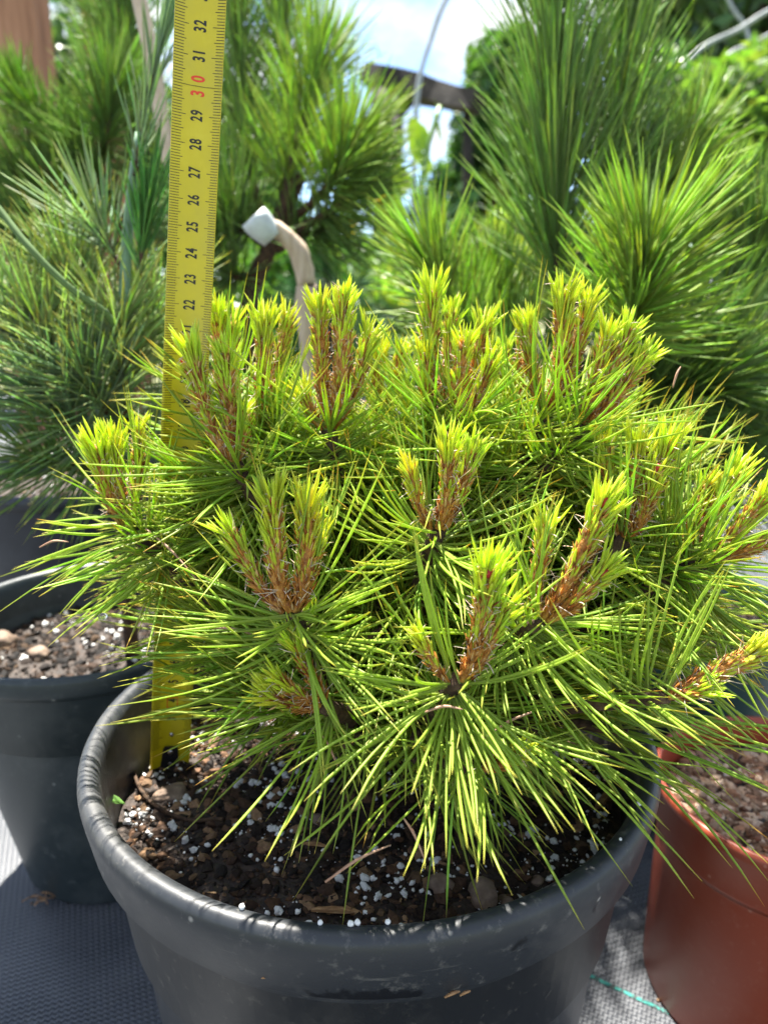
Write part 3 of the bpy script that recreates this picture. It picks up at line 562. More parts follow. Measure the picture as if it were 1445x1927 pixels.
def candle(base, tip, r, parent, seed, bax=np.array([0, 0, 1.])):
    axis = tip-base; Lc = np.linalg.norm(axis); ax = unit(axis); up = np.array([0, 0, 1.])
    side = unit(ax-up*ax.dot(up)+1e-6); m1 = base+(ax*.5-up*.10)*Lc*.6
    nP = 14; outw = unit(np.array([ax[0]-bax[0]*.5, ax[1]-bax[1]*.5, 0.0])+1e-5); P = bez(base, base+ax*Lc*.26+outw*Lc*.10, base+ax*Lc*.62+outw*Lc*.05, tip, nP); P = base+(P-base)*.90
    tt = np.linspace(0, 1, nP); R = r*np.interp(tt, [0, .12, .3, .75, 1], [.46, .54, .72, .86, .32])*.92
    st = tube_obj('candle', P, R, M_STEM, parent, 10, .16, seed, base)
    def at(t): return np.stack([np.interp(t, tt, P[:, k]) for k in range(3)], 1)
    def rad(t): return np.interp(t, tt, R)
    dens = r/.34*Lc/4.0; stage = RNG.uniform(.78, 1.12)
    # brown papery scales pressed to the stem
    n = int(170*dens)+30; t = RNG.uniform(.02, .93, n); az = RNG.uniform(0, 6.283, n); A = np.repeat(ax[None], n, 0)
    out = around(A, np.full(n, np.pi/2), az); B = at(t)+out*rad(t)[:, None]*.85; D = around(A, np.radians(RNG.uniform(8, 34, n)), az)
    sc = np.array([(.46, .19, .03), (.60, .30, .06), (.28, .09, .02), (.68, .46, .20), (.56, .25, .05)])[RNG.integers(0, 5, n)]
    V1, F1, C1 = needles_geo(B, D, out*RNG.uniform(-.05, .22, (n, 1)), RNG.uniform(.22, .48, n), RNG.uniform(.06, .13, n), sc*.8, sc, sc*1.15, 3, 3, .9, .4)
    tag(obj_np('bud_scales', V1, F1, np.clip(C1, 0, 1), M_SCALE, st, base), kind='stuff')
    # young needles, longer towards the tip
    n = int(100*dens)+24; t = np.clip(RNG.uniform(.16, 1.0, n)**.62, 0, 1); az = np.arange(n)*2.39996+RNG.uniform(-.4, .4, n); A = np.repeat(ax[None], n, 0)
    out = around(A, np.full(n, np.pi/2), az); B = at(t*.99)+out*(rad(t)*.8)[:, None]
    ang = np.radians(np.interp(t, [.2, .7, 1], [10, 14, 27])+RNG.uniform(-9, 14, n)); D = around(A, ang, az)
    Ln = np.interp(t, [.2, .6, .9, 1], [.36, .58, 1.05, 1.0])*RNG.uniform(.65, 1.3, n)*(.75+.25*min(1.2, r/.34))*stage; W_ = RNG.uniform(.09, .125, n)*(.85+.15*r/.34)
    c1 = jitter(YOUNG_C, n, .08, .16); c0 = jitter(SHEATH, n, .12, .3); ct = jitter(YTIP, n, .1, .1)
    gr = RNG.uniform(.94, 1.04); c1 = c1*np.array([RNG.uniform(.94, 1.04), gr, 1]); V1, F1, C1 = needles_geo(B, D, out*RNG.uniform(-.12, .08, (n, 1))+up*.08, Ln, W_, c0, c1, ct, 6, 4, .8, .2)
    tag(obj_np('young_needles', V1, F1, np.clip(C1, 0, .95), M_YOUNG, st, base), kind='stuff')
    # pale torn fibres
    n = int(64*dens)+12; t = RNG.uniform(.08, 1, n); az = RNG.uniform(0, 6.283, n); A = np.repeat(ax[None], n, 0); out = around(A, np.full(n, np.pi/2), az)
    B = at(t)+out*rad(t)[:, None]*1.0+ax*RNG.uniform(0, .5, (n, 1))*t[:, None]; fc = jitter((.74, .66, .55), n, .05, .25)
    V1, F1, C1 = needles_geo(B, around(A, np.radians(RNG.uniform(30, 100, n)), az), RNG.normal(0, .6, (n, 3)), RNG.uniform(.14, .40, n), RNG.uniform(.020, .042, n), fc*.7, fc, fc, 5, 3)
    tag(obj_np('fibres', V1, F1, C1, M_SCALE, st, base), kind='stuff')
    return st, P[-1], ax
red_tips = {(512, 915), (925, 1045), (1150, 1060), (1150, 915), (645, 530), (878, 625), (1240, 860)}
M_RED = noisy('red_cone', [(0.3, (.30, .012, .02)), (0.7, (.55, .05, .05))], 800, 3, .45, .0004, 1200)
sd_ = 0
hubs = []
for (bx, by, bd), tips in CL:
    base = U(bx, by, bd); axes = [unit(U(*t[:3])-base) for t in tips]; ax = unit(np.mean(axes, 0)); out = unit((base-TB)*np.array([1, 1, .35]))
    bax = unit(ax*.55+out*.75); hubs.append((base, bax))
    L_ = np.linalg.norm(base-TB)
    pth = bez(TB+np.array([0, 0, min(3.5, .25*L_)]), TB+np.array([0, 0, .35*L_])*.6+out*L_*.3, base-bax*L_*.3, base, 18)
    sd_ += 1; tube_obj('branch', pth, np.linspace(.42, .30, 18), M_BARK, pine, 9, .22, sd_, pth[0])
    seg = np.concatenate([[0], np.cumsum(np.linalg.norm(np.diff(pth[::-1], axis=0), axis=1))]); rp = pth[::-1]
    def br(d, seg=seg, rp=rp): return np.stack([np.interp(d, seg, rp[:, k]) for k in range(3)], 1)
    low = base[2] < 24; nq = 44 if by > 1300 else (64 if by > 1250 else 96)
    NEED.append(whorl(base, bax, br, nq, 5.5, .098, sd_, 1.0, 44, 106, span=2.4, droop=.10 if low else 0))
    for t in tips:
        sd_ += 1; tip = U(*t[:3]); b0 = base+(unit(tip-base)-ax)*.5+ax*.05
        st, e, a_ = candle(b0, tip, t[3], pine, sd_, ax)
        if (t[0], t[1]) in red_tips:
            V0, F0 = blob1(sd_, 1); V0 = unit(V0)*np.array([.11, .11, .2]); q = Vector(a_).to_track_quat('Z', 'Y').to_matrix(); V0 = V0@np.array(q).T
            side = unit(np.cross(a_, [1, 0, 0])); side = side if side[1] < 0 else -side
            obj_np('cone_bud', e+V0-a_*.05+side*.2, F0, None, M_RED, st, b0)
        if t[3] > .24:                       # shoots of this year carry a few long needles at the foot
            pass
# inner whorls without candles that fill the crown
DC = np.array([TB[0]+1.0, TB[1]+.5, 19.5]); k = 0
tries = 0
while k < 56 and tries < 3000:
    tries += 1
    v = unit(RNG.normal(size=3)); v[2] = abs(v[2])*.8-.05; q = DC+v*np.array([11.5, 8.5, 13.0])*RNG.uniform(.35, .80)
    if min(np.linalg.norm(q-h[0]) for h in hubs) < 2.4 or q[2] < (23.0 if depth(q) < 30 else 20.5): continue
    if depth(q) < 25.0: continue
    hubs.append((q, v)); k += 1; out = unit((q-TB)*np.array([1, 1, .6])); bax = unit(out+np.array([0, 0, .5])); L_ = np.linalg.norm(q-TB)
    pth = bez(TB+np.array([0, 0, 2.]), TB+np.array([0, 0, 3.])+out*L_*.2, q-bax*L_*.3, q, 14)
    tube_obj('branch', pth, np.linspace(.36, .22, 14), M_BARK, pine, 7, .2, k, pth[0])
    def br(d, P=pth[::-1], s=np.concatenate([[0], np.cumsum(np.linalg.norm(np.diff(pth[::-1], axis=0), axis=1))])): return np.stack([np.interp(d, s, P[:, j]) for j in range(3)], 1)
    NEED.append(whorl(q, bax, br, 95, 5.4, .100, k, .95, 30, 98, span=3.0, droop=.06 if q[2] < 23 else 0))
# low skirt of hanging needles at the front
for (px, py, d, dx, dy) in ((780, 1400, 27.0, -.3, -1), (900, 1390, 27, .2, -1), (1010, 1380, 27.5, .6, -1), (1100, 1330, 28, 1, -.8), (650, 1400, 28, -.8, -.9), (1180, 1380, 29, 1, -.5), (1200, 1180, 28.5, 1, -.3), (700, 1200, 27.5, -.4, -1), (340, 960, 31.5, -1, 0)):
    q = U(px, py, d); bax = unit(np.array([dx, dy, -.05])); pth = bez(TB+np.array([0, 0, 2.]), TB+np.array([0, 0, 3.5]), q-bax*3, q, 12); k += 1
    tube_obj('branch', pth, np.linspace(.36, .2, 12), M_BARK, pine, 7, .2, k, pth[0])
    def br(d_, P=pth[::-1], s=np.concatenate([[0], np.cumsum(np.linalg.norm(np.diff(pth[::-1], axis=0), axis=1))])): return np.stack([np.interp(d_, s, P[:, j]) for j in range(3)], 1)
    NEED.append(whorl(q, bax, br, 20, 6.2, .105, k, .9, 8, 62, 3.0, .16))
for (px_, py, d) in [(x, y, 33.0+.9*((x//90+y//80) % 3)) for y in (850, 930, 1010, 1090, 1170) for x in range(400, 1330, 105)]:
    q = U(px_+RNG.uniform(-25, 25), py+RNG.uniform(-20, 20), d); bax = unit(np.array([(q[0]-TB[0])*.12, -.35, .8])); pth = bez(TB+np.array([0, 0, 2.]), TB+np.array([0, 0, 3.5]), q-bax*3, q, 10); k += 1
    if q[2] < 20: continue
    def br(d_, P=pth[::-1], s=np.concatenate([[0], np.cumsum(np.linalg.norm(np.diff(pth[::-1], axis=0), axis=1))])): return np.stack([np.interp(d_, s, P[:, j]) for j in range(3)], 1)
    tube_obj('branch', pth, np.linspace(.3, .2, 10), M_BARK, pine, 6, .2, k, pth[0])
    NEED.append(whorl(q, bax, br, 78, 4.2 if py < 900 else 5.4, .098, k, .95, 20, 95, 3.0, .0))
# the needles nearest to the lens become pieces of their own, the rest of a whorl is one mass
CAMP = np.array([0, 0, CAM_Z]); allmid, ref_ = [], []
for wi, N_ in enumerate(NEED):
    # the crown is a dome: needles that would stand out above it are shorter
    t_ = N_['B']+N_['L'][:, None]*(unit(N_['D'])+N_['Bn']); e_ = ((t_-np.array([.8, 31, 18]))/np.array([15.5, 13.5, 16.5])); far = (np.sum(e_*e_, 1) > 1) & (t_[:, 2] > 26); N_['L'] = np.where(far, N_['L']*.84, N_['L'])
    # no needle may run into the lens, the rim or the soil
    tipp = N_['B']+N_['L'][:, None]*(unit(N_['D'])+N_['Bn']); ok = (depth(tipp) > 15.5) & (tipp[:, 2] > 15.9)
    dd = np.hypot(tipp[:, 0]-PC[0], tipp[:, 1]-PC[1]); ok &= (tipp[:, 2] > 21.0) | (RNG.uniform(0, 1, len(tipp)) < .24) | (depth(tipp) > 31); ok &= ~((tipp[:, 0] < -4.5) & (tipp[:, 2] < 23.2) & (RNG.uniform(0, 1, len(tipp)) < .8)); 
    for tq in np.linspace(.3, 1, 12):
        pq = N_['B']+N_['L'][:, None]*(unit(N_['D'])*tq+N_['Bn']*tq*tq); dq_ = np.hypot(pq[:, 0]-PC[0], pq[:, 1]-PC[1]); ok &= ~((dq_ > 10.9) & (dq_ < 12.7) & (pq[:, 2] < 19.75))
    for key in N_: N_[key] = N_[key][ok]
    mid = N_['B']+.6*N_['L'][:, None]*unit(N_['D']); allmid.append(depth(mid)); ref_ += [(wi, i) for i in range(len(mid))]
dm = np.concatenate(allmid); pick = set(ref_[i] for i in np.argsort(dm)[:290])
var = {}
def needle_variant(bq):
    if bq not in var:
        cc = [OLD_BASE, OLD_C*1.0, OLD_TIP]
        V1, F1, C1 = needles_geo(np.zeros((1, 3)), np.array([[0, 0, 1.]]), np.array([[bq*.08, 0, 0]]), 1.0, 1.0, cc[0], cc[1]*RNG.uniform(.85, 1.15), cc[2], 9, 5)
        ctr = np.stack([bq*.08*V1[:, 2]**2, 0*V1[:, 0], V1[:, 2]], 1)
        var[bq] = mesh_np('needle', np.stack([V1[:, 0], V1[:, 1], V1[:, 2]], 1), F1, C1, M_NEEDLE)
    return var[bq]
for wi, N_ in enumerate(NEED):
    n = len(N_['B']); sel = np.array([(wi, i) in pick for i in range(n)]); keep = ~sel; o_ = N_['B'].mean(0)
    V1, F1, C1 = needles_geo(N_['B'][keep], N_['D'][keep], N_['Bn'][keep], N_['L'][keep], N_['W'][keep], N_['c0'][keep], N_['c1'][keep], N_['ct'][keep], 7, 4)
    wo_ = obj_np('needle_whorl', V1, F1, C1, M_NEEDLE, pine, o_); wo_['kind'] = 'stuff'
    for i in np.where(sel)[0]:
        d0 = unit(N_['D'][i]); bn = N_['Bn'][i]; side = bn-d0*bn.dot(d0); bl = np.linalg.norm(side); bq = int(min(6, round(bl/.08)))
        z = Vector(d0); x = Vector(side/bl) if bl > 1e-4 else z.orthogonal().normalized(); y = z.cross(x); R3 = Matrix((x, y, z)).transposed().to_4x4()
        Ln, W_ = N_['L'][i], N_['W'][i]
        o = bpy.data.objects.new('needle', None if False else needle_sized(bq, Ln, W_) if False else needle_variant(bq)); 
        o['_w'] = 1.0; link(o, wo_)
        # unit mesh: length 1 cm, width 1 cm
        o.matrix_local = Matrix.Translation(Vector(N_['B'][i]-o_)*S) @ R3 @ Matrix.Diagonal((Ln if False else W_ if bq == 0 else W_, W_, Ln, 1))
        if bq: o.matrix_local = Matrix.Translation(Vector(N_['B'][i]-o_)*S) @ R3 @ Matrix.Diagonal((1, 1, 1, 1)); 
        if bq:
            key = ('s', bq, round(Ln*2)/2)
            if key not in var:
                L2 = key[2]; V1, F1, C1 = needles_geo(np.zeros((1, 3)), np.array([[0, 0, 1.]]), np.array([[bq*.08, 0, 0]]), L2, .104, OLD_BASE, OLD_C*RNG.uniform(.85, 1.15), OLD_TIP, 9, 5)
                var[key] = mesh_np('needle', V1, F1, C1, M_NEEDLE)
            o.data = var[key]
        del o['_w']
# withered needles
for (x0, y0, d0, x1, y1, d1) in ((275, 995, 29, 372, 1092, 28.4), (390, 1180, 27, 505, 1205, 26.6), (612, 1660, 22.5, 735, 1590, 23.5), (635, 1440, 26, 600, 1375, 26.5), (760, 1540, 24, 800, 1620, 23.6), (1000, 1340, 25, 905, 1395, 25), (1265, 730, 30, 1280, 690, 30), (800, 1340, 23.2, 870, 1335, 23.2), (75, 1030, 29.5, 130, 1020, 29.6)):
    a, b = U(x0, y0, d0), U(x1, y1, d1); mid = (a+b)/2+np.array([0, 0, .15]); tube_obj('withered_needle', catmull([a, mid, b], 10), np.interp(np.linspace(0, 1, len(catmull([a, mid, b], 10))), [0, .5, 1], [.03, .05, .02]), M_DEAD, pine, 5)
# a water drop hanging from a needle on the left
V0, F0 = blob1(77, 2); V0 = unit(V0); V0 = V0*np.array([.17, .15, .13]); P = U(194, 1160, 28.2)
m, n, lk, b, out = mat_new('water'); b.inputs['Transmission Weight'].default_value = 1; b.inputs['Roughness'].default_value = .02; b.inputs['IOR'].default_value = 1.33; b.inputs['Base Color'].default_value = (1, 1, 1, 1)
dr = obj_np('water_drop', V0+P, F0, None, m, None, P); tag(dr, 'clear water drop hanging from a needle at the left', 'water drop')

# ------------------------------------------------------------------ pines behind
def shoot(parent, pts, n, ln, w_, col, seed, t0=.15, a_tip=22, a_low=55, up=.05, base_c=None, stem_r=.22, tip_c=None, stem_mat=None, K=5, val=.3):
    """a shoot: stem through pts (cm), needles along it"""
    P = catmull(pts, 18) if len(pts) > 2 else np.linspace(pts[0], pts[1], 12); tt = np.linspace(0, 1, len(P))
    st = tube_obj('shoot', P, np.linspace(stem_r, stem_r*.55, len(P)), stem_mat or M_BARK, parent, 7, .15, seed, P[0])
    t = t0+(1-t0)*RNG.uniform(0, 1, n)**.8; B = np.stack([np.interp(t, tt, P[:, k]) for k in range(3)], 1); Tg = unit(np.gradient(P, axis=0)); A = unit(np.stack([np.interp(t, tt, Tg[:, k]) for k in range(3)], 1))
    ang = np.radians(np.interp(t, [t0, 1], [a_low, a_tip])+RNG.uniform(-14, 14, n)); az = RNG.uniform(0, 6.283, n); D = around(A, ang, az)
    Bn = np.array([0, 0, 1])*(up+RNG.uniform(-.10, .06, (n, 1)))+RNG.normal(0, .035, (n, 3))
    c1 = jitter(col, n, .12, val); c0 = c1*.8 if base_c is None else jitter(base_c, n); ct = c1*np.array([1.5, 1.35, 1.0]) if tip_c is None else jitter(tip_c, n, .1, .2)
    V1, F1, C1 = needles_geo(B, D, Bn, ln*RNG.uniform(.75, 1.15, n), w_*RNG.uniform(.8, 1.2, n), c0, c1, np.clip(ct, 0, 1), K, 3)
    tag(obj_np('needles', V1, F1, np.clip(C1, 0, 1), M_BGNEEDLE, st, P[0]), kind='stuff'); return st
def px(*pts): return [U(*p_) for p_ in pts]
GREEN = (.25, .38, .12); GREEN2 = (.34, .48, .12); DARK = (.21, .33, .11); BLUE = (.29, .41, .24); BLUEG = (.35, .46, .21)
# right-hand pine
rp = root('potted_pine', (20.5, 56, 12.8), 'tall long needled green pine filling the upper right', 'pine')
rb = np.array([20.5, 56, 12.8])
tube_obj('trunk', catmull([rb, U(1110, 850, 57), U(1060, 600, 55), U(1045, 300, 54), U(1035, 20, 54), U(1030, -160, 54)], 30), np.linspace(1.0, .45, 30)[:len(catmull([rb]*1+[U(1110, 850, 57), U(1060, 600, 55), U(1045, 300, 54), U(1035, 20, 54), U(1030, -160, 54)], 30))], M_BARK, rp, 10, .2, 5)
SH = [  # pixel path, needles, length, colour, a_tip, a_low, t0
 ([(1050, 640, 53), (1046, 420, 53), (1042, 200, 53), (1035, -160, 53)], 980, 8.6, GREEN, 14, 42, .12),
 ([(1050, 640, 55), (1130, 450, 55), (1160, 200, 55), (1180, -100, 56)], 560, 8.6, GREEN, 14, 38, .4),
 ([(1055, 780, 54), (1130, 700, 48), (1190, 600, 45), (1220, 470, 43)], 460, 6.4, GREEN2, 34, 66, .5),
 ([(1050, 780, 54), (960, 700, 53), (860, 590, 51), (808, 480, 50)], 330, 5.2, GREEN2, 30, 62, .5),
 ([(1060, 500, 55), (1180, 430, 57), (1250, 360, 57), (1300, 270, 57)], 360, 5.8, GREEN2, 24, 54, .4),
 ([(1100, 820, 56), (1230, 760, 56), (1330, 715, 54)], 420, 9.0, DARK, 40, 85, .55),
 ([(1100, 800, 57), (1300, 660, 58), (1390, 540, 57), (1430, 450, 56)], 400, 6.2, GREEN, 24, 52, .5),
 ([(1080, 760, 58), (980, 640, 60), (930, 520, 60)], 220, 6.5, GREEN, 28, 60, .4),
 ([(1070, 850, 57), (980, 780, 55), (900, 720, 54)], 300, 8.5, DARK, 35, 70, .3),
 ([(1150, 900, 57), (1300, 900, 57), (1420, 840, 56)], 360, 9.0, DARK, 35, 75, .3),
 ([(1120, 860, 58), (1180, 800, 55), (1230, 690, 53)], 300, 8.5, DARK, 30, 62, .3),
 ([(1060, 640, 56), (1130, 540, 57), (1175, 430, 57), (1190, 340, 57)], 420, 6.5, GREEN, 22, 50, .3),
 ([(1060, 700, 56), (1290, 600, 59), (1320, 480, 60), (1330, 400, 60)], 380, 6.5, GREEN2, 24, 54, .4),
 ([(1055, 720, 56), (940, 660, 58), (890, 560, 59)], 260, 5.5, GREEN2, 26, 56, .3),
 ([(1120, 860, 58), (1350, 780, 62), (1480, 640, 62)], 320, 9.0, DARK, 30, 60, .3),
]
for i, (pp, n, ln, c, at_, al, t0) in enumerate(SH): shoot(rp, px(*pp), int(n*1.15), ln, .135, c, 100+i, t0, at_, al, .06, stem_r=.42, tip_c=(.32, .48, .07))
# grafted pine with a white tie, centre
cp_ = root('potted_pine', (-6, 78, 12), 'mid green pine with dense upright tufts right of the tape', 'pine')
tube_obj('trunk', catmull([np.array([-6, 78, 12.]), U(470, 640, 76), U(520, 440, 74), U(560, 330, 73)], 20), .8, M_BARK, cp_, 9, .2, 6)
SH = [
 ([(520, 440, 74), (545, 320, 73), (580, 200, 72), (600, 120, 72)], 420, 7.5, GREEN2, 26, 54, .2),
 ([(540, 420, 74), (600, 370, 70), (640, 310, 68), (660, 260, 68)], 380, 6.8, GREEN2, 30, 60, .3),
 ([(500, 440, 76), (470, 300, 77), (455, 160, 78), (450, 20, 78)], 380, 8.5, GREEN, 22, 50, .2),
 ([(530, 440, 74), (540, 200, 78), (530, 60, 79), (530, -40, 79)], 380, 8.5, GREEN2, 22, 50, .2),
 ([(560, 430, 73), (620, 400, 70), (680, 350, 69)], 240, 6.5, GREEN, 30, 62, .3),
 ([(500, 460, 75), (440, 420, 73), (400, 380, 72)], 260, 9.0, DARK, 35, 75, .2),
 ([(520, 470, 75), (580, 440, 74), (640, 430, 73)], 200, 6.5, DARK, 35, 75, .2),
 ([(480, 520, 76), (440, 520, 74), (420, 500, 74)], 220, 8.0, DARK, 35, 75, .2),
]
for i, (pp, n, ln, c, at_, al, t0) in enumerate(SH): shoot(cp_, px(*pp), int(n*1.25), ln, .145, c, 200+i, t0, at_, al, .04, stem_r=.45, tip_c=(.30, .42, .08))
# dark branched pine at upper left
lpn = root('potted_pine', (-36, 80, 12), 'dark branched pine in the upper left before the brown post', 'pine')
tube_obj('trunk', catmull([np.array([-33, 80, 12.]), U(240, 640, 79), U(235, 440, 78), U(150, 300, 77), U(100, 230, 77)], 24), .75, M_BARK, lpn, 9, .2, 8)
SH = [
 ([(150, 320, 77), (110, 260, 75), (60, 210, 74), (35, 170, 74)], 300, 6.0, (.22, .38, .06), 22, 50, .2),
 ([(235, 440, 78), (180, 340, 76), (140, 290, 75), (110, 260, 75)], 400, 7.5, DARK, 30, 65, .1),
 ([(235, 450, 78), (275, 280, 79), (240, 150, 79), (190, 30, 79)], 420, 7.5, GREEN, 32, 68, .2),
 ([(240, 300, 79), (250, 150, 80), (240, 40, 80), (225, -70, 80)], 320, 7.5, DARK, 30, 62, .2),
 ([(200, 400, 78), (110, 380, 75), (30, 330, 73)], 420, 8.5, GREEN, 32, 66, .2),
 ([(230, 460, 78), (120, 460, 74), (20, 430, 72)], 360, 8.5, DARK, 34, 70, .2),
 ([(180, 330, 78), (200, 260, 74), (210, 180, 73)], 360, 8.0, GREEN, 30, 60, .2),
 ([(240, 440, 78), (330, 330, 82), (400, 200, 84), (420, 60, 84)], 300, 8.0, DARK, 30, 62, .2),
 ([(240, 480, 78), (330, 440, 82), (400, 360, 84)], 300, 9.5, DARK, 34, 68, .2),
]
for i, (pp, n, ln, c, at_, al, t0) in enumerate(SH): shoot(lpn, px(*pp), int(n*1.15), ln*.86, .14, c, 300+i, t0, at_, al, .04, stem_r=.4, tip_c=(.30, .40, .10))
# blue-green soft pine just left of the tape
bpn = root('pine_sapling', U(215, 900, 50)*np.array([1, 1, 0])+np.array([0, 0, 18]), 'slender blue green pine with soft straight needles left of the tape', 'pine')
tube_obj('trunk', catmull(px((236, 760, 46), (236, 530, 45), (246, 380, 45), (262, 250, 44.5)), 18), np.linspace(.42, .22, 18)[:len(catmull(px((236, 760, 46), (236, 530, 45), (246, 380, 45), (262, 250, 44.5)), 18))], plain('blue_green_stem', (.14, .24, .15), .5), bpn, 8, .08, 9)
shoot(bpn, px((255, 330, 44.5), (268, 250, 44.5), (292, 120, 44.5), (318, 0, 44.5)), 130, 4.6, .13, BLUE, 401, .0, 4, 12, .0, stem_r=.16, tip_c=(.32, .48, .22), val=.2)
shoot(bpn, px((262, 520, 44), (270, 440, 44), (280, 380, 44)), 110, 4.4, .13, (.13, .31, .08), 402, .0, 8, 22, .02, stem_r=.16, tip_c=(.32, .48, .15), val=.2)
shoot(bpn, px((240, 520, 45), (210, 470, 45), (190, 440, 45)), 70, 5.5, .12, BLUE, 403, .3, 20, 45, .02, stem_r=.14)
# low grey-green pine in the left pot
gpn = root('potted_pine', (LC[0]+2, LC[1]+1, 13.9), 'loose grey green pine growing from the greenish pot on the left', 'pine')
tube_obj('trunk', catmull([np.array([LC[0]+2.3, LC[1], 13.5]), U(228, 980, 47), U(235, 800, 46), U(228, 610, 45)], 20), np.linspace(.45, .3, 20)[:len(catmull([np.array([LC[0]+2.3, LC[1], 13.5]), U(228, 980, 47), U(235, 800, 46), U(228, 610, 45)], 20))], M_BARK, gpn, 8, .15, 10)
tube_obj('bare_stem', catmull(px((-40, 350, 41), (0, 395, 41), (60, 470, 40.5), (130, 540, 41), (200, 590, 42), (228, 640, 44)), 30), .19, plain('grey_green_stem', (.10, .16, .06), .85, .15), gpn, 8, .06, 11)
SH = [
 ([(232, 760, 46), (228, 680, 45), (226, 600, 44.5)], 300, 6.5, BLUEG, 35, 70, .1),
 ([(232, 820, 46), (190, 760, 44), (150, 700, 43)], 340, 6.8, BLUE, 38, 75, .1),
 ([(230, 860, 46), (140, 800, 44), (60, 720, 43)], 320, 6.8, BLUE, 35, 70, .2),
 ([(150, 720, 45), (90, 640, 44), (40, 560, 44)], 320, 6.5, BLUEG, 32, 62, .1),
 ([(180, 620, 46), (150, 560, 46), (130, 500, 46)], 280, 6.5, BLUEG, 28, 58, .1),
 ([(232, 880, 46), (150, 880, 45), (60, 860, 44)], 260, 6.5, DARK, 40, 75, .1),
 ([(232, 720, 46), (280, 640, 47), (300, 560, 47)], 260, 6.5, BLUEG, 30, 60, .1),
 ([(60, 700, 45), (20, 640, 45), (-20, 560, 45)], 220, 6.5, BLUE, 32, 62, .1),
 ([(232, 900, 46), (270, 860, 46), (310, 800, 47)], 240, 6.5, BLUE, 35, 65, .1),
]
for i, (pp, n, ln, c, at_, al, t0) in enumerate(SH): shoot(gpn, px(*pp), int(n*.8), ln*.8, .115, c, 500+i, t0, at_, al, .0, stem_r=.24, tip_c=(.42, .38, .08))

# ------------------------------------------------------------------ stakes, label, post, hoops, beam
M_CANE = noisy('pale_cane', [(0.3, (.40, .29, .20)), (0.7, (.60, .48, .36))], 60, 6, .6, .0003, 200, stretch=(4, 4, .5))
P = catmull([np.array([-14.5, 66, 0]), U(345, 420, 63), U(318, 300, 62), U(288, 120, 62), U(258, -20, 62), U(225, -160, 62)], 24)
st = tube_obj('wooden_stake', P, .62, M_CANE, None, 10, .05, 2); tag(st, 'pale slanting wooden stake behind the tape', 'stake')
P = catmull([np.array([-3.5, 62, 0]), U(582, 640, 62), U(578, 540, 62), U(560, 470, 61.5), U(520, 432, 61), U(488, 418, 60.5)], 26)
st = root('bent_stake', P[0], 'bent pale stem with a white plastic sleeve on its end', 'stake')
tube_obj('stem', P, np.linspace(.95, .62, len(P)), M_CANE, st, 10, .10, 4)
M_WHITE = plain('white_plastic', (.56, .60, .62), .5)
e0, e1 = U(512, 450, 60.8), U(476, 407, 60.0); V, F = tube(np.vstack([np.linspace(e0, e1, 5), e1+(e1-e0)*.002, e1-(e1-e0)*.5]), [.8, 1.0, 1.12, 1.18, 1.12, .98, .8], 20, .05, 3)
poly_obj('plastic_sleeve', V, [tuple(dict.fromkeys(f)) for f in F], M_WHITE, st, P[0])
M_WOOD = noisy('orange_brown_board', [(0.3, (.20, .09, .045)), (0.55, (.36, .18, .10)), (0.75, (.48, .27, .16))], 7, 7, .7, .001, 60, stretch=(6, 6, .7))
def post(px0, px1, d, zt, label, mat=M_WOOD, dpt=9):
    a, b = U(px0, 100, d), U(px1, 100, d); V, F = box((a[0]+b[0])/2, a[1], zt/2, b[0]-a[0], dpt, zt); c = np.array([(a[0]+b[0])/2, a[1], 0])
    tag(poly_obj('wooden_post', V, F, mat, None, c, False), label, 'post')
post(-40, 88, 170, 230, 'wide orange brown wooden post in the top left corner')
post(170, 228, 185, 190, 'narrower brown wooden post behind the dark branched pine')
M_PIPE = noisy('grey_hoop_pipe', [(0.3, (.22, .25, .26)), (0.7, (.36, .39, .40))], 12, 4, .5)
def hoop(pts, r, label):
    P = catmull(pts, 40); tag(tube_obj('tunnel_hoop', P, r, M_PIPE, None, 10), label, 'hoop', 'bare tunnel hoops')
hoop([U(775, 560, 430)*np.array([1, 1, 0]), U(778, 400, 430), U(785, 180, 430), U(812, 70, 430), U(850, -20, 430), U(940, -130, 430), U(1100, -250, 430)], 1.5, 'thin grey tunnel hoop rising through the sky at centre')
hoop([U(1120, 560, 520)*np.array([1, 1, 0]), U(1180, 330, 520), U(1290, 120, 520), U(1390, 55, 520), U(1470, 10, 520), U(1600, -20, 520)], 1.6, 'grey tunnel hoop sloping across the top right corner')
hoop([U(1200, 570, 560)*np.array([1, 1, 0]), U(1260, 300, 560), U(1350, 125, 560), U(1420, 80, 560), U(1500, 45, 560), U(1620, 30, 560)], 1.6, 'lower grey tunnel hoop parallel to the corner one')
hoop([U(1425, 560, 600)*np.array([1, 1, 0]), U(1432, 300, 600), U(1410, 80, 600), U(1375, 10, 600), U(1340, -80, 600)], 1.4, 'short grey hoop end crossing the two sloping hoops')
M_OLDWOOD = noisy('weathered_beam', [(0.3, (.008, .007, .006)), (0.6, (.03, .024, .019)), (0.8, (.07, .055, .045))], 5, 7, .85, .004, 30)
a, b = U(690, 140, 620), U(900, 195, 560); fr = root('rustic_frame', np.array([U(735, 300, 600)[0], U(735, 300, 600)[1], 0]), 'dark weathered timber frame with a sloping beam under the sky', 'timber frame')
V, F = tube(np.linspace(a, b, 7), [11, 12.5, 10.5, 12, 10.5, 11, 9], 4, .2, 3); poly_obj('beam', V, [tuple(dict.fromkeys(f)) for f in F], M_OLDWOOD, fr, a, False)
for (q0, r_) in (((722, 330, 610), 9), ((748, 330, 600), 4), ((880, 330, 575), 3.5)):
    t = U(*q0); tp = U(q0[0], 170, q0[2]); tube_obj('upright', np.array([[t[0], t[1], 0], t, tp]), r_, M_OLDWOOD, fr, 8, .2, 4)
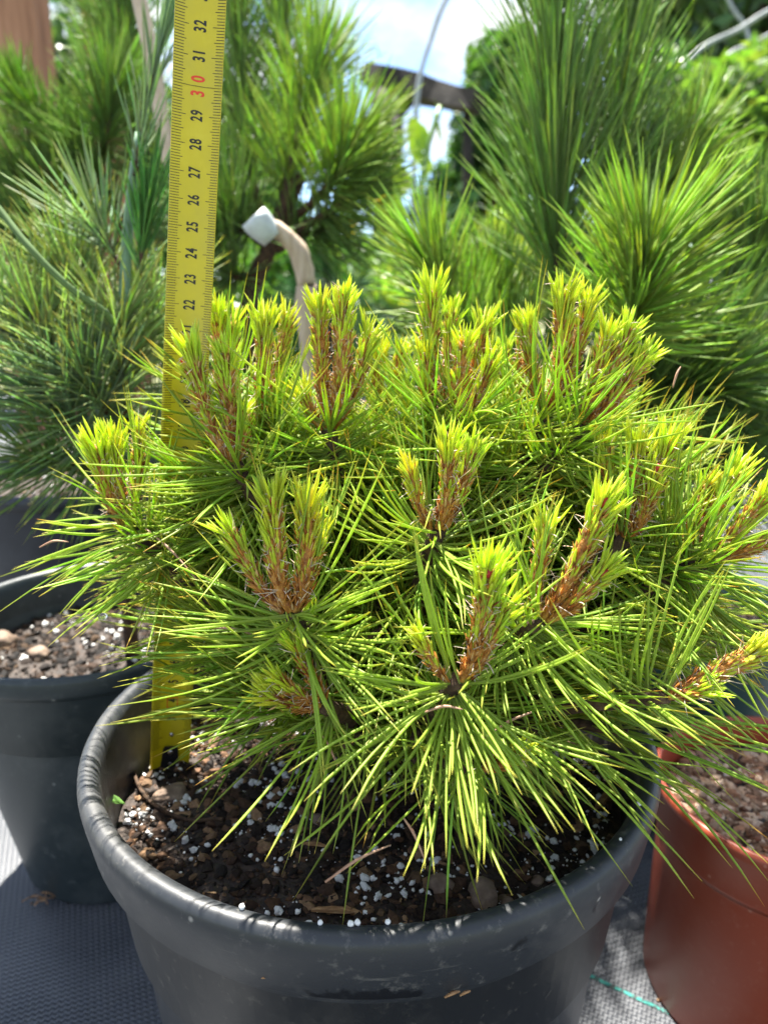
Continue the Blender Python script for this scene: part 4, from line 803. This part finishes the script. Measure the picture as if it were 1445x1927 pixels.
t0_, t1_ = U(722, 260, 612), U(775, 180, 608); tube_obj('brace', np.array([t0_, (t0_+t1_)/2+[0, 0, 4], t1_]), 6, M_OLDWOOD, fr, 8, .2, 5)

# ------------------------------------------------------------------ shrubs, young conifers and trees behind
def leaves(parent, name, C, size, cols, up=.3, origin=(0, 0, 0)):
    n = len(C); nrm = unit(RNG.normal(size=(n, 3))+np.array([0, 0, up])); a = unit(np.cross(nrm, RNG.normal(size=(n, 3)))); b = np.cross(nrm, a); s = size*RNG.uniform(.6, 1.35, n)[:, None]
    V = np.stack([C-a*s, C-b*s*.5+nrm*s*.12, C+a*s*1.1, C+b*s*.5+nrm*s*.12], 1).reshape(-1, 3); F = np.arange(4*n).reshape(n, 4)
    return tag(obj_np(name, V, F, np.repeat(cols, 4, 0), M_LEAF, parent, origin, False), kind='stuff')
def bushy(name, base, R, H, n, size, col, label, cat, trunk_r, z0=.0, lobes=9, seed=0, group=None):
    r = np.random.default_rng(seed); base = np.array([base[0], base[1], 0.]); o = root(name, base, label, cat, group)
    tube_obj('trunk', np.array([base+[0, 0, -2], base+[R*.03, 0, H*.35], base+[-R*.02, 0, H*.7]]), [trunk_r, trunk_r*.8, trunk_r*.4], M_BARK, o, 8, .15, seed)
    lc = []
    for i in range(lobes):
        a = r.uniform(0, 6.28); q = R*.62*math.sqrt(r.uniform(0, 1)); zc = H*(z0+(1-z0)*r.uniform(.2, .92)); f = math.sqrt(max(.1, 1-((zc/H-.5)*1.7)**2)); lc.append(base+[q*f*math.cos(a), q*f*math.sin(a), zc])
        tube_obj('limb', np.array([base+[0, 0, H*max(z0*.8, .12)], (base+[0, 0, H*.4]+lc[-1])/2, lc[-1]]), [trunk_r*.5, trunk_r*.35, trunk_r*.15], M_BARK, o, 6, .1, seed+i)
    lc = np.array(lc); k = r.integers(0, lobes, n); v = unit(r.normal(size=(n, 3)))*(r.uniform(.25, 1, (n, 1))**.6); lr = R*r.uniform(.30, .52, lobes)[k][:, None]; C = lc[k]+v*lr*np.array([1, 1, min(1.3, H*(1-z0)/R/2)])
    C[:, 2] = np.maximum(C[:, 2], 1); leaves(o, 'crown', C, size, jitter(col, n, .15, .4), .3, base); return o
def gpos(px_, d): q = U(px_, 600, d); return q[0], q[1]
LG = (.11, .20, .04); YG = (.22, .29, .06)
bushy('tree', gpos(925, 760), 75, 250, 5200, 7, (.055, .13, .035), 'dark rounded tree behind the timber beam', 'tree', 12, .25, 12, 1)
bushy('tree', gpos(1400, 900), 230, 520, 9000, 10, (.05, .11, .035), 'large dark tree in the top right corner', 'tree', 18, .3, 16, 2)
bushy('shrub', gpos(1395, 420), 70, 165, 4200, 4.2, LG, 'bright green shrub at the right edge below the hoops', 'shrub', 4, .1, 10, 3)
bushy('shrub', gpos(1290, 560), 90, 185, 4200, 5, (.12, .24, .04), 'mid green shrub behind the right hand pine', 'shrub', 4, .1, 10, 4)
bushy('shrub', gpos(640, 330), 50, 58, 4000, 2.6, (.20, .32, .05), 'yellowish green shrub behind the bent stake', 'shrub', 3, .05, 10, 5)
bushy('shrub', gpos(900, 300), 45, 62, 3600, 2.4, YG, 'pale yellow green shrub left of the right hand pine', 'shrub', 3, .05, 10, 6)
bushy('shrub', gpos(760, 420), 70, 66, 4200, 3.2, (.13, .25, .05), 'soft green shrub below the timber frame', 'shrub', 3, .05, 10, 7)
bushy('shrub', gpos(1040, 480), 70, 90, 4200, 3.6, (.18, .30, .05), 'green shrub behind the trunk of the right hand pine', 'shrub', 3, .05, 10, 8)
bushy('shrub', gpos(330, 300), 60, 95, 4200, 3.0, (.07, .16, .035), 'dark green shrub hidden behind the tape', 'shrub', 3, .05, 10, 9)
bushy('shrub', gpos(80, 260), 55, 72, 3800, 2.8, (.11, .22, .05), 'green shrub at the foot of the wide post', 'shrub', 3, .05, 10, 10)
bushy('shrub', gpos(520, 240), 40, 55, 3600, 2.2, (.10, .22, .04), 'low green shrub behind the mid green pine', 'shrub', 3, .05, 10, 11)
bushy('shrub', gpos(1340, 170), 32, 33, 3600, 1.7, (.30, .36, .04), 'yellow leaved low shrub behind the dark right shoots', 'shrub', 2, .05, 9, 12)
bushy('hedge_tree', gpos(470, 900), 110, 240, 6000, 8, (.09, .19, .04), 'leafy tree behind the mid green pine', 'tree', 10, .2, 12, 13)
bushy('hedge_tree', gpos(150, 900), 170, 330, 6000, 8, (.06, .14, .04), 'dark leafy tree behind the brown posts', 'tree', 10, .2, 12, 14)
# climbing stem with big bright leaves at centre
vi = root('climbing_plant', np.array([*gpos(800, 150), 0]), 'bright yellow green leafy stem rising in the centre background', 'climber')
tube_obj('stem', catmull([np.array([*gpos(780, 150), 0]), U(790, 420, 150), U(800, 300, 150), U(828, 200, 150)], 16), .5, plain('green_stem', (.14, .26, .05), .5), vi, 6)
for i, (lx, ly, sz, ra_) in enumerate(((785, 258, 3.6, .3), (800, 268, 3.2, 1.2), (826, 215, 2.6, 1.6), (824, 240, 2.6, 1.4), (800, 310, 2.4, .6), (755, 340, 3.2, .2), (748, 372, 3.2, 2.2), (785, 285, 2.6, 2.6), (712, 98, 1.4, 1.5), (735, 395, 3, .8))):
    P = U(lx, ly, 150); th = np.linspace(0, 6.283, 12, endpoint=False); V = [P]
    for a in th:
        r_ = sz*(1+.18*math.cos(3*a)); x, z = r_*math.cos(a)*.62, r_*math.sin(a); V.append(P+np.array([x*math.cos(ra_)-z*math.sin(ra_)*.3, .35*x+.25*z, x*math.sin(ra_)*.4+z]))
    poly_obj('leaf', V, [(0, 1+k_, 1+(k_+1) % 12) for k_ in range(12)], M_LEAF, vi, P, True, np.tile([.28, .44, .03], (13, 1)))
fl = [(708, 370, 120, 1.5), (668, 418, 120, 1.0), (660, 436, 118, .8)]
for i, (fx, fy, fd, r_) in enumerate(fl):
    P = U(fx, fy, fd); o = root('yellow_flower', P, ('largest', 'smaller', 'lowest')[i]+' blurred yellow flower right of the mid green pine', 'flower')
    for k_ in range(6):
        a = k_*1.047; V = P+np.array([(0, 0, 0), (math.cos(a-.4)*r_*.7, -.3, math.sin(a-.4)*r_*.7), (math.cos(a)*r_, -.1, math.sin(a)*r_), (math.cos(a+.4)*r_*.7, -.3, math.sin(a+.4)*r_*.7)]); poly_obj('petal', V, [(0, 1, 2, 3)], M_LEAF, o, P, True, np.tile([.80, .56, .01], (4, 1)))
    tube_obj('flower_stem', np.array([P, P+[.5, .5, -8], [P[0]+1, P[1]+1, 0]]), .15, plain('flower_stem', (.12, .22, .05)), o, 5)
# young conifers at mid distance
for i, (cx, d, h, w_, lab) in enumerate(((822, 260, 75, 32, 'blurred young conifer below the timber beam'), (1350, 330, 95, 40, 'blurred young conifer near the right edge'), (620, 200, 45, 20, 'small blurred conifer right of the bent stake'))):
    x, y = gpos(cx, d); o = root('young_conifer', (x, y, 0), lab, 'conifer'); tube_obj('trunk', np.array([[x, y, 0], [x, y, h*.5], [x, y, h]]), [1.6, 1.1, .4], M_BARK, o, 7)
    for k_ in range(16):
        z = h*(.15+.82*k_/16); a = k_*2.4; q = w_*(1-z/h)+4; p0 = np.array([x, y, z]); p1 = p0+np.array([math.cos(a)*q, math.sin(a)*q, q*.35])
        shoot(o, [p0, (p0+p1)/2+[0, 0, -1], p1], 90, 7, .35, (.07, .17, .07), 700+k_, .1, 25, 55, .05, stem_r=.4, K=3)

for o in list(bpy.data.objects):
    if '_at' in o: del o['_at']
